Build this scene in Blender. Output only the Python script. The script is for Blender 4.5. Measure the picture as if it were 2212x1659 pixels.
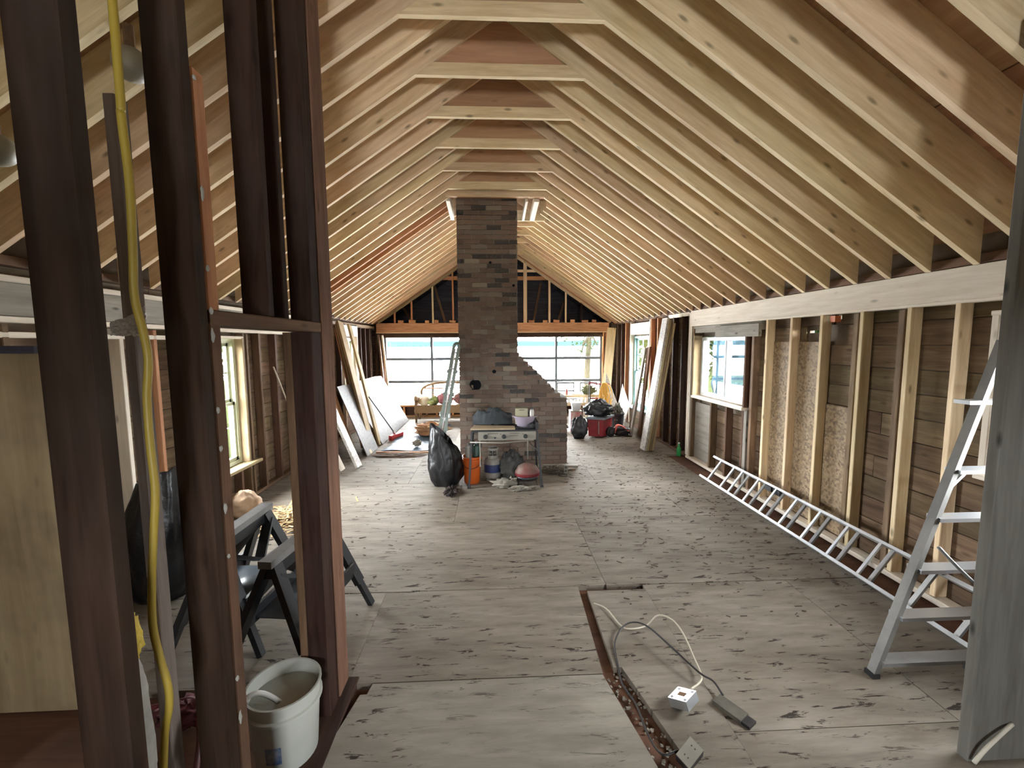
import bpy, math, random
from mathutils import Vector, Matrix, noise
random.seed(11)
S = bpy.context.scene
for o in list(bpy.data.objects): bpy.data.objects.remove(o)
COL = S.collection

# ------------------------------------------------------------------ camera
cam_d = bpy.data.cameras.new('camera'); cam = bpy.data.objects.new('camera', cam_d); COL.objects.link(cam)
cam_d.sensor_width = 36.0; cam_d.lens = 918.089 / 2212 * 36.0; cam_d.clip_start = .05; cam_d.clip_end = 3000
_y, _p, _r = math.radians(2.5807), math.radians(5.4404), math.radians(-.3543)
_fw = Vector((math.sin(_y)*math.cos(_p), math.cos(_y)*math.cos(_p), -math.sin(_p)))
_rt = Vector((math.cos(_y), -math.sin(_y), 0)); _up = _rt.cross(_fw)
_rt, _up = _rt*math.cos(_r) + _up*math.sin(_r), _up*math.cos(_r) - _rt*math.sin(_r)
_m = Matrix((_rt, _up, -_fw)).transposed().to_4x4(); _m.translation = (0, 0, 1.8)
cam.matrix_world = _m
S.camera = cam

# ------------------------------------------------------------------ sky, sun, window portals, exposure
SKY = 82.0
w = bpy.data.worlds.new('sky'); S.world = w; w.use_nodes = True
bg = w.node_tree.nodes['Background']; bg.inputs['Color'].default_value = (.93, .97, 1.0, 1); bg.inputs['Strength'].default_value = SKY
def portal(name, loc, sx, sy, rot):
    d = bpy.data.lights.new(name, 'AREA'); d.shape = 'RECTANGLE'; d.size = sx; d.size_y = sy
    d.cycles.is_portal = True
    o = bpy.data.objects.new(name, d); COL.objects.link(o); o.location = loc; o.rotation_euler = rot
    return o
H = math.pi/2
portal('window_portal', (.045, 10.66, 1.12), 5.3, 1.7, (-H, 0, 0))        # faces -Y
portal('window_portal', (3.3, 5.64, 1.45), .86, 1.16, (0, H, 0))         # faces -X
portal('window_portal', (3.3, 8.7, 1.15), 1.6, 1.0, (0, H, 0))
portal('window_portal', (3.3, 1.95, 1.45), 1.1, .9, (0, H, 0))
portal('window_portal', (-3.12, 4.53, 1.15), 1.5, .95, (0, -H, 0))
portal('window_portal', (-3.12, 8.75, 1.2), 1.6, .8, (0, -H, 0))
portal('window_portal', (.2, -2.85, 1.4), .8, .6, (H, 0, 0))           # faces +Y, at the unseen rear fill opening
sd = bpy.data.lights.new('sun', 'SUN'); sd.energy = 9.0; sd.angle = .01; sd.color = (1, .93, .82)
so = bpy.data.objects.new('sun', sd); COL.objects.link(so)
so.rotation_euler = Vector((.12, .45, .88)).to_track_quat('Z', 'Y').to_euler()
S.cycles.use_adaptive_sampling = True; S.cycles.adaptive_threshold = .03; S.cycles.max_bounces = 7; S.cycles.diffuse_bounces = 4; S.cycles.glossy_bounces = 2; S.cycles.transmission_bounces = 2; S.cycles.transparent_max_bounces = 8
vs = S.view_settings; vs.view_transform = 'Standard'; vs.look = 'None'; vs.gamma = 1; vs.exposure = 0.32; vs.use_curve_mapping = False

# ------------------------------------------------------------------ helpers
def tag(o, label=None, cat=None, group=None, kind=None):
    if label: o['label'] = label
    if cat: o['category'] = cat
    if group: o['group'] = group
    if kind: o['kind'] = kind
    return o
def root(name, loc, label=None, cat=None, group=None, kind=None):
    o = bpy.data.objects.new(name, None); COL.objects.link(o); o.location = loc; o.empty_display_size = .1
    return tag(o, label, cat, group, kind)
def adopt(o, parent):
    if parent is not None:
        o.parent = parent
        # world-space building: cancel the parent's own placement
        chain = []; q = parent
        while q is not None: chain.append(q); q = q.parent
        m = Matrix.Identity(4)
        for q in reversed(chain): m = m @ q.matrix_parent_inverse @ q.matrix_basis
        o.matrix_parent_inverse = m.inverted()
def mesh(name, verts, faces, mat, parent=None, smooth=False, auto=None):
    me = bpy.data.meshes.new(name); me.from_pydata([tuple(v) for v in verts], [], faces); me.update()
    if mat is not None: me.materials.append(mat)
    if smooth:
        me.polygons.foreach_set('use_smooth', [True]*len(me.polygons))
        if auto: me.set_sharp_from_angle(angle=math.radians(auto))
    o = bpy.data.objects.new(name, me); COL.objects.link(o); adopt(o, parent)
    return o
BOXF = [(0,3,2,1), (4,5,6,7), (0,1,5,4), (1,2,6,5), (2,3,7,6), (3,0,4,7)]
class MB:
    def __init__(s): s.v = []; s.f = []
    def add(s, v, f):
        n = len(s.v); s.v += [Vector(q) for q in v]; s.f += [tuple(i+n for i in q) for q in f]; return s
    def box(s, x0, x1, y0, y1, z0, z1):
        return s.add([(x0,y0,z0),(x1,y0,z0),(x1,y1,z0),(x0,y1,z0),(x0,y0,z1),(x1,y0,z1),(x1,y1,z1),(x0,y1,z1)], BOXF)
    def bar(s, a, b, w, h, up=(0,0,1)):
        a, b = Vector(a), Vector(b); d = (b-a).normalized(); up = Vector(up)
        if abs(d.dot(up)) > .98: up = Vector((1,0,0))
        sd = d.cross(up).normalized(); u = sd.cross(d)
        c = [(-1,-1),(1,-1),(1,1),(-1,1)]
        return s.add([a+sd*i*w/2+u*j*h/2 for i,j in c]+[b+sd*i*w/2+u*j*h/2 for i,j in c], BOXF)
    def tube(s, pts, r, n=8, closed=False, cap=True):
        pts = [Vector(p) for p in pts]; m = len(pts); R = r if isinstance(r, (list, tuple)) else [r]*m
        rings = []; ref = None
        for i, p in enumerate(pts):
            if closed: d = pts[(i+1) % m]-pts[i-1]
            else: d = pts[min(i+1, m-1)]-pts[max(i-1, 0)]
            d = d.normalized() if d.length > 1e-9 else Vector((0,0,1))
            if ref is None: ref = d.orthogonal().normalized()
            ref = (ref-d*ref.dot(d)); ref = ref.normalized() if ref.length > 1e-6 else d.orthogonal().normalized()
            q = d.cross(ref)
            rings.append([p+(ref*math.cos(2*math.pi*k/n)+q*math.sin(2*math.pi*k/n))*R[i] for k in range(n)])
        f = []
        for i in range(m if closed else m-1):
            j = (i+1) % m
            for k in range(n): f.append((i*n+k, i*n+(k+1) % n, j*n+(k+1) % n, j*n+k))
        if cap and not closed: f += [tuple(reversed(range(n))), tuple((m-1)*n+k for k in range(n))]
        return s.add([q for r_ in rings for q in r_], f)
    def lathe(s, prof, c=(0,0,0), n=24, sx=1, sy=1, M=None):
        c = Vector(c); v = []; f = []
        for r, z in prof:
            for k in range(n):
                a = 2*math.pi*k/n; p = Vector((r*math.cos(a)*sx, r*math.sin(a)*sy, z))
                v.append((M @ p if M else p)+c)
        m = len(prof)
        for i in range(m-1):
            for k in range(n): f.append((i*n+k, i*n+(k+1) % n, (i+1)*n+(k+1) % n, (i+1)*n+k))
        f.append(tuple(reversed(range(n)))); f.append(tuple((m-1)*n+k for k in range(n)))
        return s.add(v, f)
    def prism(s, poly, fn0, fn1):
        n = len(poly)
        return s.add([fn0(*p) for p in poly]+[fn1(*p) for p in poly],
                     [tuple(reversed(range(n))), tuple(range(n, 2*n))]+[(i, (i+1) % n, n+(i+1) % n, n+i) for i in range(n)])
    def build(s, name, mat, parent=None, smooth=False, auto=None): return mesh(name, s.v, s.f, mat, parent, smooth, auto)
_bc = {}
def beam(name, a, b, w, h, mat, parent=None, up=(0,0,1), bow=0):
    """one stick of timber: its own X axis runs along the grain"""
    a, b = Vector(a), Vector(b); L = (b-a).length; d = (b-a)/L; up = Vector(up)
    if abs(d.dot(up)) > .98: up = Vector((1,0,0))
    sd = up.cross(d).normalized(); u = d.cross(sd)
    key = (round(L, 3), round(w, 4), round(h, 4), mat.name)
    me = _bc.get(key)
    if me is None:
        e = min(.004, w*.15, h*.15); sec = [(-w/2+e,-h/2),(w/2-e,-h/2),(w/2,-h/2+e),(w/2,h/2-e),(w/2-e,h/2),(-w/2+e,h/2),(-w/2,h/2-e),(-w/2,-h/2+e)]
        v = [(-L/2, y, z) for y, z in sec]+[(L/2, y, z) for y, z in sec]
        f = [tuple(reversed(range(8))), tuple(range(8, 16))]+[(i, (i+1) % 8, 8+(i+1) % 8, 8+i) for i in range(8)]
        me = bpy.data.meshes.new(name); me.from_pydata(v, [], f); me.update(); me.materials.append(mat); _bc[key] = me
    o = bpy.data.objects.new(name, me); COL.objects.link(o)
    M = Matrix((d, sd, u)).transposed().to_4x4(); M.translation = (a+b)/2
    o.matrix_basis = M; adopt(o, parent)
    return o
def vstud(name, x, y, z0, z1, mat, parent, dx=.089, dy=.038): return beam(name, (x,y,z0), (x,y,z1), dy, dx, mat, parent, up=(1,0,0))
def smoothpath(pts, n=6):
    P = [Vector(p) for p in pts]; P = [P[0]*2-P[1]]+P+[P[-1]*2-P[-2]]; out = []
    for i in range(1, len(P)-2):
        a, b, c, d = P[i-1:i+3]
        for k in range(n):
            t = k/n; out.append(.5*((2*b)+(c-a)*t+(2*a-5*b+4*c-d)*t*t+(3*b-a-3*c+d)*t**3))
    return out+[P[-2]]
def fbm(p, o=4): return noise.fractal(Vector(p), 1.0, 2.0, o, noise_basis='PERLIN_ORIGINAL')
def blob(name, c, r, mat, parent=None, amp=.2, freq=3, seed=0, nu=40, nv=26, flat=True, ridge=.5, shape=None, smooth=True):
    """crumpled soft thing (bag, cloth bundle) resting with its flat foot at c.z"""
    v = []; f = []; c = Vector(c); sv = Vector((seed*7.3, seed*3.1, seed*5.7))
    for j in range(nv+1):
        t = math.pi*j/nv
        for i in range(nu):
            a = 2*math.pi*i/nu
            d = Vector((math.sin(t)*math.cos(a), math.sin(t)*math.sin(a), -math.cos(t)))
            q = d*freq+sv
            k = 1+amp*fbm(q)+amp*ridge*(.5-abs(fbm(q*1.9+sv))*2)
            p = Vector((d.x*r[0]*k, d.y*r[1]*k, d.z*r[2]*k))
            if shape: p = shape(p, d)
            z = p.z+r[2]
            if flat: z = max(0.0, z*1.06-.06*r[2])
            v.append(c+Vector((p.x, p.y, z)))
    for j in range(nv):
        for i in range(nu): f.append((j*nu+i, j*nu+(i+1) % nu, (j+1)*nu+(i+1) % nu, (j+1)*nu+i))
    return mesh(name, v, f, mat, parent, smooth)
def sheet(name, fn, nu, nv, mat, parent=None, smooth=True, thick=0.0):
    v = [Vector(fn(i/nu, j/nv)) for j in range(nv+1) for i in range(nu+1)]
    f = [(j*(nu+1)+i, j*(nu+1)+i+1, (j+1)*(nu+1)+i+1, (j+1)*(nu+1)+i) for j in range(nv) for i in range(nu)]
    o = mesh(name, v, f, mat, parent, smooth)
    if thick:
        m = o.modifiers.new('thickness', 'SOLIDIFY'); m.thickness = thick; m.offset = 0
    return o

# ------------------------------------------------------------------ materials
def newmat(name):
    m = bpy.data.materials.new(name); m.use_nodes = True; nt = m.node_tree
    return m, nt, nt.nodes['Principled BSDF']
def N(nt, t, **k):
    n = nt.nodes.new(t)
    for a, b in k.items():
        if a in n.inputs.keys(): n.inputs[a].default_value = b
        else: setattr(n, a, b)
    return n
def ramp(nt, fac, stops):
    r = nt.nodes.new('ShaderNodeValToRGB'); e = r.color_ramp.elements
    while len(e) < len(stops): e.new(.5)
    for q, (p, c) in zip(e, stops): q.position = p; q.color = (c[0], c[1], c[2], 1)
    nt.links.new(fac, r.inputs['Fac']); return r.outputs['Color']
def mixc(nt, fac, a, b, mode='MIX'):
    m = nt.nodes.new('ShaderNodeMix'); m.data_type = 'RGBA'; m.blend_type = mode
    if isinstance(fac, (int, float)): m.inputs[0].default_value = fac
    else: nt.links.new(fac, m.inputs[0])
    for sck, val in ((m.inputs[6], a), (m.inputs[7], b)):
        if isinstance(val, (tuple, list)): sck.default_value = (*val[:3], 1)
        else: nt.links.new(val, sck)
    return m.outputs[2]
def math_(nt, op, a, b=None):
    m = nt.nodes.new('ShaderNodeMath'); m.operation = op
    for i, q in enumerate((a, b)):
        if q is None: continue
        if isinstance(q, (int, float)): m.inputs[i].default_value = q
        else: nt.links.new(q, m.inputs[i])
    return m.outputs[0]
def coords(nt, scale, rnd=True, kind='Object'):
    tc = nt.nodes.new('ShaderNodeTexCoord'); mp = nt.nodes.new('ShaderNodeMapping'); mp.inputs['Scale'].default_value = scale
    nt.links.new(tc.outputs[kind], mp.inputs['Vector'])
    oi = nt.nodes.new('ShaderNodeObjectInfo')
    if rnd:
        ad = nt.nodes.new('ShaderNodeVectorMath'); ad.operation = 'ADD'
        k = math_(nt, 'MULTIPLY', oi.outputs['Random'], 60.0)
        nt.links.new(mp.outputs[0], ad.inputs[0]); nt.links.new(k, ad.inputs[1]); return ad.outputs[0], oi.outputs['Random']
    return mp.outputs[0], oi.outputs['Random']
def wood(name, c1, c2, rough=.75, var=.3, knots=.5, hue=.02, gs=1.0, dirt=0.0):
    m, nt, b = newmat(name)
    vec, rnd = coords(nt, (1.4*gs, 16*gs, 16*gs))
    n = N(nt, 'ShaderNodeTexNoise', Scale=1.6, Detail=3.0, Roughness=.66, Distortion=.35); nt.links.new(vec, n.inputs['Vector'])
    col = ramp(nt, n.outputs['Fac'], [(.3, c1), (.68, c2)])
    v2, _ = coords(nt, (3.2, 9, 9))
    vo = N(nt, 'ShaderNodeTexVoronoi', Scale=1.1, Randomness=1.0); nt.links.new(v2, vo.inputs['Vector'])
    kn = ramp(nt, vo.outputs['Distance'], [(.06, (knots,)*3), (.16, (0, 0, 0))])
    col = mixc(nt, kn, col, tuple(q*.33 for q in c1))
    if dirt:
        v3, _ = coords(nt, (1.5, 1.5, 1.5)); d = N(nt, 'ShaderNodeTexNoise', Scale=1.5, Detail=3.0, Roughness=.7); nt.links.new(v3, d.inputs['Vector'])
        dm = ramp(nt, d.outputs['Fac'], [(.45, (0, 0, 0)), (.7, (dirt,)*3)]); col = mixc(nt, dm, col, (.05, .04, .035))
    hs = nt.nodes.new('ShaderNodeHueSaturation')
    nt.links.new(math_(nt, 'ADD', math_(nt, 'MULTIPLY', rnd, var), 1-var/2), hs.inputs['Value'])
    r2 = math_(nt, 'FRACT', math_(nt, 'MULTIPLY', rnd, 7.31))
    nt.links.new(math_(nt, 'ADD', math_(nt, 'MULTIPLY', r2, hue), .5-hue*.55), hs.inputs['Hue'])
    nt.links.new(col, hs.inputs['Color']); nt.links.new(hs.outputs[0], b.inputs['Base Color'])
    b.inputs['Roughness'].default_value = rough; b.inputs['Specular IOR Level'].default_value = .08
    return m
def plain(name, c, rough=.5, metal=0.0, spec=.5, nz=.0, nscale=6, c2=None, bump=0.0, bscale=20, coat=0):
    m, nt, b = newmat(name)
    b.inputs['Base Color'].default_value = (*c, 1); b.inputs['Roughness'].default_value = rough
    b.inputs['Metallic'].default_value = metal; b.inputs['Specular IOR Level'].default_value = spec
    if nz or c2:
        vec, _ = coords(nt, (1, 1, 1)); n = N(nt, 'ShaderNodeTexNoise', Scale=nscale, Detail=5.0, Roughness=.65); nt.links.new(vec, n.inputs['Vector'])
        d = c2 or tuple(max(0, q*(1-nz)) for q in c)
        nt.links.new(ramp(nt, n.outputs['Fac'], [(.36, d), (.62, c)]), b.inputs['Base Color'])
    if bump:
        vec, _ = coords(nt, (1, 1, 1)); n = N(nt, 'ShaderNodeTexNoise', Scale=bscale, Detail=6.0, Roughness=.6); nt.links.new(vec, n.inputs['Vector'])
        bp = N(nt, 'ShaderNodeBump', Strength=bump, Distance=.02); nt.links.new(n.outputs['Fac'], bp.inputs['Height']); nt.links.new(bp.outputs[0], b.inputs['Normal'])
    return m
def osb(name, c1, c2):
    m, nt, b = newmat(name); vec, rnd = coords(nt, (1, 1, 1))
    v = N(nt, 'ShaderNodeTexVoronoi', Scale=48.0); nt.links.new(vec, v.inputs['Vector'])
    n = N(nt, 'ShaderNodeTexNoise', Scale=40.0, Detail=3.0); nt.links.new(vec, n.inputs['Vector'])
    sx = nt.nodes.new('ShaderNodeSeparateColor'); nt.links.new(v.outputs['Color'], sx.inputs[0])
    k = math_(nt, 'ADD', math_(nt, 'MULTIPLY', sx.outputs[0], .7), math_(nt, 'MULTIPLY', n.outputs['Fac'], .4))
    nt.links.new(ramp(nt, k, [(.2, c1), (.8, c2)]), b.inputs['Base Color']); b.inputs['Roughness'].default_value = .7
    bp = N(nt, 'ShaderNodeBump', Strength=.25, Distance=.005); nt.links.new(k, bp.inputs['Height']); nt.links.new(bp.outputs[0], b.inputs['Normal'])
    return m
def floor_ply(name, c1, c2):
    m, nt, b = newmat(name)
    tc = nt.nodes.new('ShaderNodeTexCoord')
    def mp(s):
        q = nt.nodes.new('ShaderNodeMapping'); q.inputs['Scale'].default_value = s; nt.links.new(tc.outputs['Object'], q.inputs['Vector']); return q.outputs[0]
    n = N(nt, 'ShaderNodeTexNoise', Scale=1.4, Detail=5.0, Roughness=.68, Distortion=.3); nt.links.new(mp((1.2, 7, 1)), n.inputs['Vector'])
    col = ramp(nt, n.outputs['Fac'], [(.32, c1), (.66, c2)])
    d = N(nt, 'ShaderNodeTexNoise', Scale=.9, Detail=3.0, Roughness=.6); nt.links.new(mp((1, 1.3, 1)), d.inputs['Vector'])
    col = mixc(nt, ramp(nt, d.outputs['Fac'], [(.42, (0,)*3), (.72, (.55,)*3)]), col, (.10, .08, .058))
    # torn veneer and gouges: short dark slivers lying along the sheets
    g = N(nt, 'ShaderNodeTexNoise', Scale=2.1, Detail=5.0, Roughness=.72, Distortion=.6); nt.links.new(mp((2.2, 13, 1)), g.inputs['Vector'])
    g2 = N(nt, 'ShaderNodeTexNoise', Scale=1.1, Detail=3.0); nt.links.new(mp((1, 1, 1)), g2.inputs['Vector'])
    gm = math_(nt, 'MULTIPLY', ramp(nt, g.outputs['Fac'], [(.575, (0,)*3), (.62, (1,)*3)]), ramp(nt, g2.outputs['Fac'], [(.40, (.2,)*3), (.52, (1,)*3)]))
    col = mixc(nt, gm, col, (.03, .022, .016))
    oi = nt.nodes.new('ShaderNodeObjectInfo'); hs = nt.nodes.new('ShaderNodeHueSaturation')
    nt.links.new(math_(nt, 'ADD', math_(nt, 'MULTIPLY', oi.outputs['Random'], .18), .91), hs.inputs['Value'])
    nt.links.new(col, hs.inputs['Color']); nt.links.new(hs.outputs[0], b.inputs['Base Color'])
    b.inputs['Roughness'].default_value = .8; b.inputs['Specular IOR Level'].default_value = .2
    return m
def brickmat(name):
    m, nt, b = newmat(name); vec, rnd = coords(nt, (1, 1, 1))
    ge = nt.nodes.new('ShaderNodeNewGeometry')
    k = math_(nt, 'FRACT', math_(nt, 'ADD', math_(nt, 'MULTIPLY', rnd, 3.7), ge.outputs['Random Per Island']))
    col = ramp(nt, k, [(0, (0.021, 0.0189, 0.0199)), (.07, (0.0315, 0.0273, 0.0273)), (.10, (0.0945, 0.0608, 0.0472)), (.35, (0.126, 0.0798, 0.0608)), (.6, (0.1574, 0.105, 0.0777)), (.84, (0.1364, 0.1102, 0.0892)), (.94, (0.2519, 0.2099, 0.1627)), (1, (0.105, 0.0735, 0.0588))])
    n = N(nt, 'ShaderNodeTexNoise', Scale=16.0, Detail=6.0, Roughness=.7); nt.links.new(vec, n.inputs['Vector'])
    col = mixc(nt, ramp(nt, n.outputs['Fac'], [(.44, (0,)*3), (.7, (.85,)*3)]), col, (.155, .135, .112))
    nt.links.new(col, b.inputs['Base Color']); b.inputs['Roughness'].default_value = .9; b.inputs['Specular IOR Level'].default_value = .2
    bp = N(nt, 'ShaderNodeBump', Strength=.6, Distance=.01); nt.links.new(n.outputs['Fac'], bp.inputs['Height']); nt.links.new(bp.outputs[0], b.inputs['Normal'])
    return m
def glassmat(name, tint=(1, 1, 1)):
    m = bpy.data.materials.new(name); m.use_nodes = True; nt = m.node_tree; nt.nodes.remove(nt.nodes['Principled BSDF'])
    t = N(nt, 'ShaderNodeBsdfTransparent'); t.inputs[0].default_value = (*tint, 1); g = N(nt, 'ShaderNodeBsdfGlossy'); g.inputs['Roughness'].default_value = .02
    fr = N(nt, 'ShaderNodeFresnel', IOR=1.45); mx = nt.nodes.new('ShaderNodeMixShader')
    k = math_(nt, 'MINIMUM', fr.outputs[0], .35)
    nt.links.new(k, mx.inputs[0]); nt.links.new(t.outputs[0], mx.inputs[1]); nt.links.new(g.outputs[0], mx.inputs[2])
    nt.links.new(mx.outputs[0], nt.nodes['Material Output'].inputs[0]); return m

M_pine = wood('pine_new', (.58, .43, .255), (.78, .635, .425), knots=.75, var=.34, hue=.025)
M_pale = wood('pine_pale', (.66, .575, .46), (.80, .725, .62), knots=.6, var=.12, hue=.01)
M_old = wood('old_brown_wood', (.095, .055, .033), (.175, .104, .062), knots=.5, var=.4, hue=.03, dirt=.3)
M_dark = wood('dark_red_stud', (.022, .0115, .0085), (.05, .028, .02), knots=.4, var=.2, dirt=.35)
M_grey = wood('weathered_grey_wood', (.235, .212, .178), (.355, .325, .275), knots=.9, var=.15, dirt=.2, gs=.7)
M_post = wood('grey_post_wood', (.125, .12, .105), (.20, .195, .172), knots=.9, var=.05, gs=.7)
M_oldg = wood('dull_grey_brown_wood', (.13, .105, .09), (.22, .18, .155), knots=.4, var=.1)
M_board = wood('old_sheathing', (.11, .075, .046), (.215, .152, .094), knots=.5, var=.5, hue=.03, dirt=.45)
M_lvl = wood('laminated_beam', (.33, .18, .085), (.55, .34, .19), knots=0.0, var=.05, gs=1.6)
M_red = wood('reddish_wood', (.34, .16, .08), (.5, .27, .14), var=.25)
M_deck = wood('roof_sheathing', (.33, .19, .11), (.48, .30, .18), knots=.35, var=.25, gs=.5)
M_ply = wood('tan_plywood', (.25, .185, .10), (.37, .285, .165), knots=.25, gs=.45, dirt=.35, var=.1)
M_osb = osb('osb_panel', (.14, .092, .05), (.33, .235, .135))
M_osbl = osb('osb_light', (.24, .215, .185), (.42, .39, .35))
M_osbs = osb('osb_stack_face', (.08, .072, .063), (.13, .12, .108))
M_floor = floor_ply('subfloor_plywood', (.145, .122, .094), (.262, .232, .19))
M_floorn = floor_ply('subfloor_plywood_clean', (.18, .16, .13), (.285, .26, .215))
M_under = wood('dark_old_floor', (.10, .055, .032), (.17, .095, .055), knots=.2, dirt=.4, gs=.5)
M_brick = brickmat('sooty_brick')
M_mortar = plain('mortar', (.22, .19, .155), .95, spec=.1, c2=(.10, .084, .068), nscale=9, bump=.5, bscale=30)
M_glass = glassmat('window_glass')
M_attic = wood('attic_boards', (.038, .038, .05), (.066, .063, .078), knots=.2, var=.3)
M_vinyl = plain('white_vinyl', (.72, .76, .78), .35)
M_teal = plain('teal_paint', (.30, .52, .50), .5, nz=.25)
M_cream = plain('cream_paint', (.62, .64, .42), .5, nz=.2)
M_metal = plain('aluminium', (.36, .365, .365), .5, metal=.6, nz=.25, nscale=4)
M_dull = plain('dull_aluminium', (.22, .215, .20), .6, metal=.25, nz=.3, nscale=4)
M_galv = plain('galvanised_steel', (.70, .74, .78), .3, metal=.9)
M_iron = plain('dark_window_steel', (.10, .12, .14), .5)

# ================================================================== THE SETTING
XL, XR, YB, YR = -2.85, 3.03, 10.5, -2.6
RX, RZ, SL = .0835, 4.264, .678                       # ridge (underside) and roof slope
def roofz(x): return RZ-SL*abs(x-RX)

# ---------------------------------------------------------------- floor: old boards below, plywood sheets on top
floor = root('floor', (0, 0, 0), 'worn grey beige plywood subfloor of the gutted room', 'floor', kind='structure')
MB().box(XL-.25, XR+.25, YR-.2, YB+.2, -.16, -.035).build('old_floor', M_under, floor)
def ply(x0, x1, y0, y1, z=0.0, mat=None, poly=None):
    g = .0018; p = poly or [(x0+g, y0+g), (x1-g, y0+g), (x1-g, y1-g), (x0+g, y1-g)]
    cx = sum(q[0] for q in p)/len(p); cy = sum(q[1] for q in p)/len(p)
    m = MB().prism([(a-cx, b-cy) for a, b in p], lambda a, b: (a, b, -.036), lambda a, b: (a, b, 0))
    o = mesh('plywood_sheet', m.v, m.f, mat or M_floor, None); o.location = (cx, cy, z+random.uniform(-.0015, .0015)); adopt(o, floor)
    return o
# near row, left of the trench and behind the loose sheet
ply(0, 0, 0, 0, poly=[(-.79, 2.14), (.585, 2.14), (.615, 2.975), (-.79, 2.975)])
ply(XL, -.79, 2.14, 2.975)
ply(0, 0, 0, 0, z=.004, mat=M_floorn, poly=[(-.99, .62), (.88, .62), (.58, 2.128), (-.655, 2.128), (-.665, 2.06), (-.70, 2.06)])
ply(-1.2, .9, -.6, .6); ply(-1.2, .9, YR, -.6)
# right of the trench, with the T-shaped slot at its far end
ply(0, 0, 0, 0, poly=[(.70, 2.18), (.655, 2.18), (.672, 2.915), (1.10, 2.915), (1.10, 2.18)])
ply(1.10, 2.2, 1.76, 2.975); ply(2.2, 2.78, 1.76, 2.975)
ply(0, 0, 0, 0, poly=[(.83, 1.60), (.70, 2.18), (1.10, 2.18), (1.10, 1.60)])
ply(0, 0, 0, 0, poly=[(1.02, .55), (.83, 1.60), (1.10, 1.60), (1.10, .55)])
ply(1.10, XR, .55, 1.76); ply(.92, XR, YR, .55)
ys = [2.98, 4.19, 5.41, 6.63, 7.85, 9.07, YB]
for r in range(6):
    x = XL-[1.2, 0, .7, 1.7, .3, 1.0][r]; xe = 2.78 if r < 3 else XR
    while x < xe:
        a, b = max(x, XL), min(x+2.44, xe)
        if b-a > .05: ply(a, b, ys[r], ys[r+1])
        x += 2.44

# ---------------------------------------------------------------- roof: deck, rafters, collar ties
ceiling = root('ceiling', (RX, 0, RZ), 'open pitched ceiling of new pine rafters and collar ties', 'ceiling', kind='structure')
RD = .235
def deck(sign):
    # sheathing panels above the rafters
    n = Vector((sign*SL, 0, 1)).normalized(); off = (RD+.002)
    sl = Vector((sign, 0, -SL)).normalized()
    top = Vector((RX, 0, RZ))+n*off+sl*(-.16)
    for i in range(3):
        y = YR-.2+(.0 if i % 2 else -.9)
        while y < YB+.15:
            a, b = max(y, YR-.2), min(y+2.4, YB+.15)
            p0 = top+sl*(i*1.36+.004)+Vector((0, a+.003, 0)); p1 = top+sl*((i+1)*1.36)+Vector((0, b-.003, 0))
            c = (p0+p1)/2
            hole = a < 6.9 and b > 6.2 and i == 0
            segs = [(a, b)] if not hole else [(a, 6.17), (6.97, b)]
            for a2, b2 in segs:
                if b2-a2 < .05: continue
                beam('roof_panel', (c.x, a2+.003, c.z)+n*.006 if False else Vector((c.x, a2+.003, c.z))+n*.006, Vector((c.x, b2-.003, c.z))+n*.006, 1.355, .012, M_deck, ceiling, up=n)
            y += 2.4
deck(1); deck(-1)
for s_ in (1, -1):
    n = Vector((s_*SL, 0, 1)).normalized(); sl = Vector((s_, 0, -SL)).normalized(); a = Vector((RX, 0, RZ))+n*(RD+.03)
    for t0, t1, y0, y1 in ((-.25, 4.1, YR-.3, 6.19), (-.25, 4.1, 6.93, YB+.2), (.20 if s_ > 0 else .54, 4.1, 6.19, 6.93)):
        c = a+sl*((t0+t1)/2); beam('outer_roof', c+Vector((0, y0, 0)), c+Vector((0, y1, 0)), t1-t0, .02, M_attic, ceiling, up=n)
    MB().prism([(RX, RZ+.2), (RX, RZ+.62), (RX+s_*3.4, roofz(RX+3.4)+.62), (RX+s_*3.4, roofz(RX+3.4)+.2)], lambda p, q: (p, YR-.16, q), lambda p, q: (p, YR-.115, q)).build('outer_gable', M_attic, ceiling)
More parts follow.
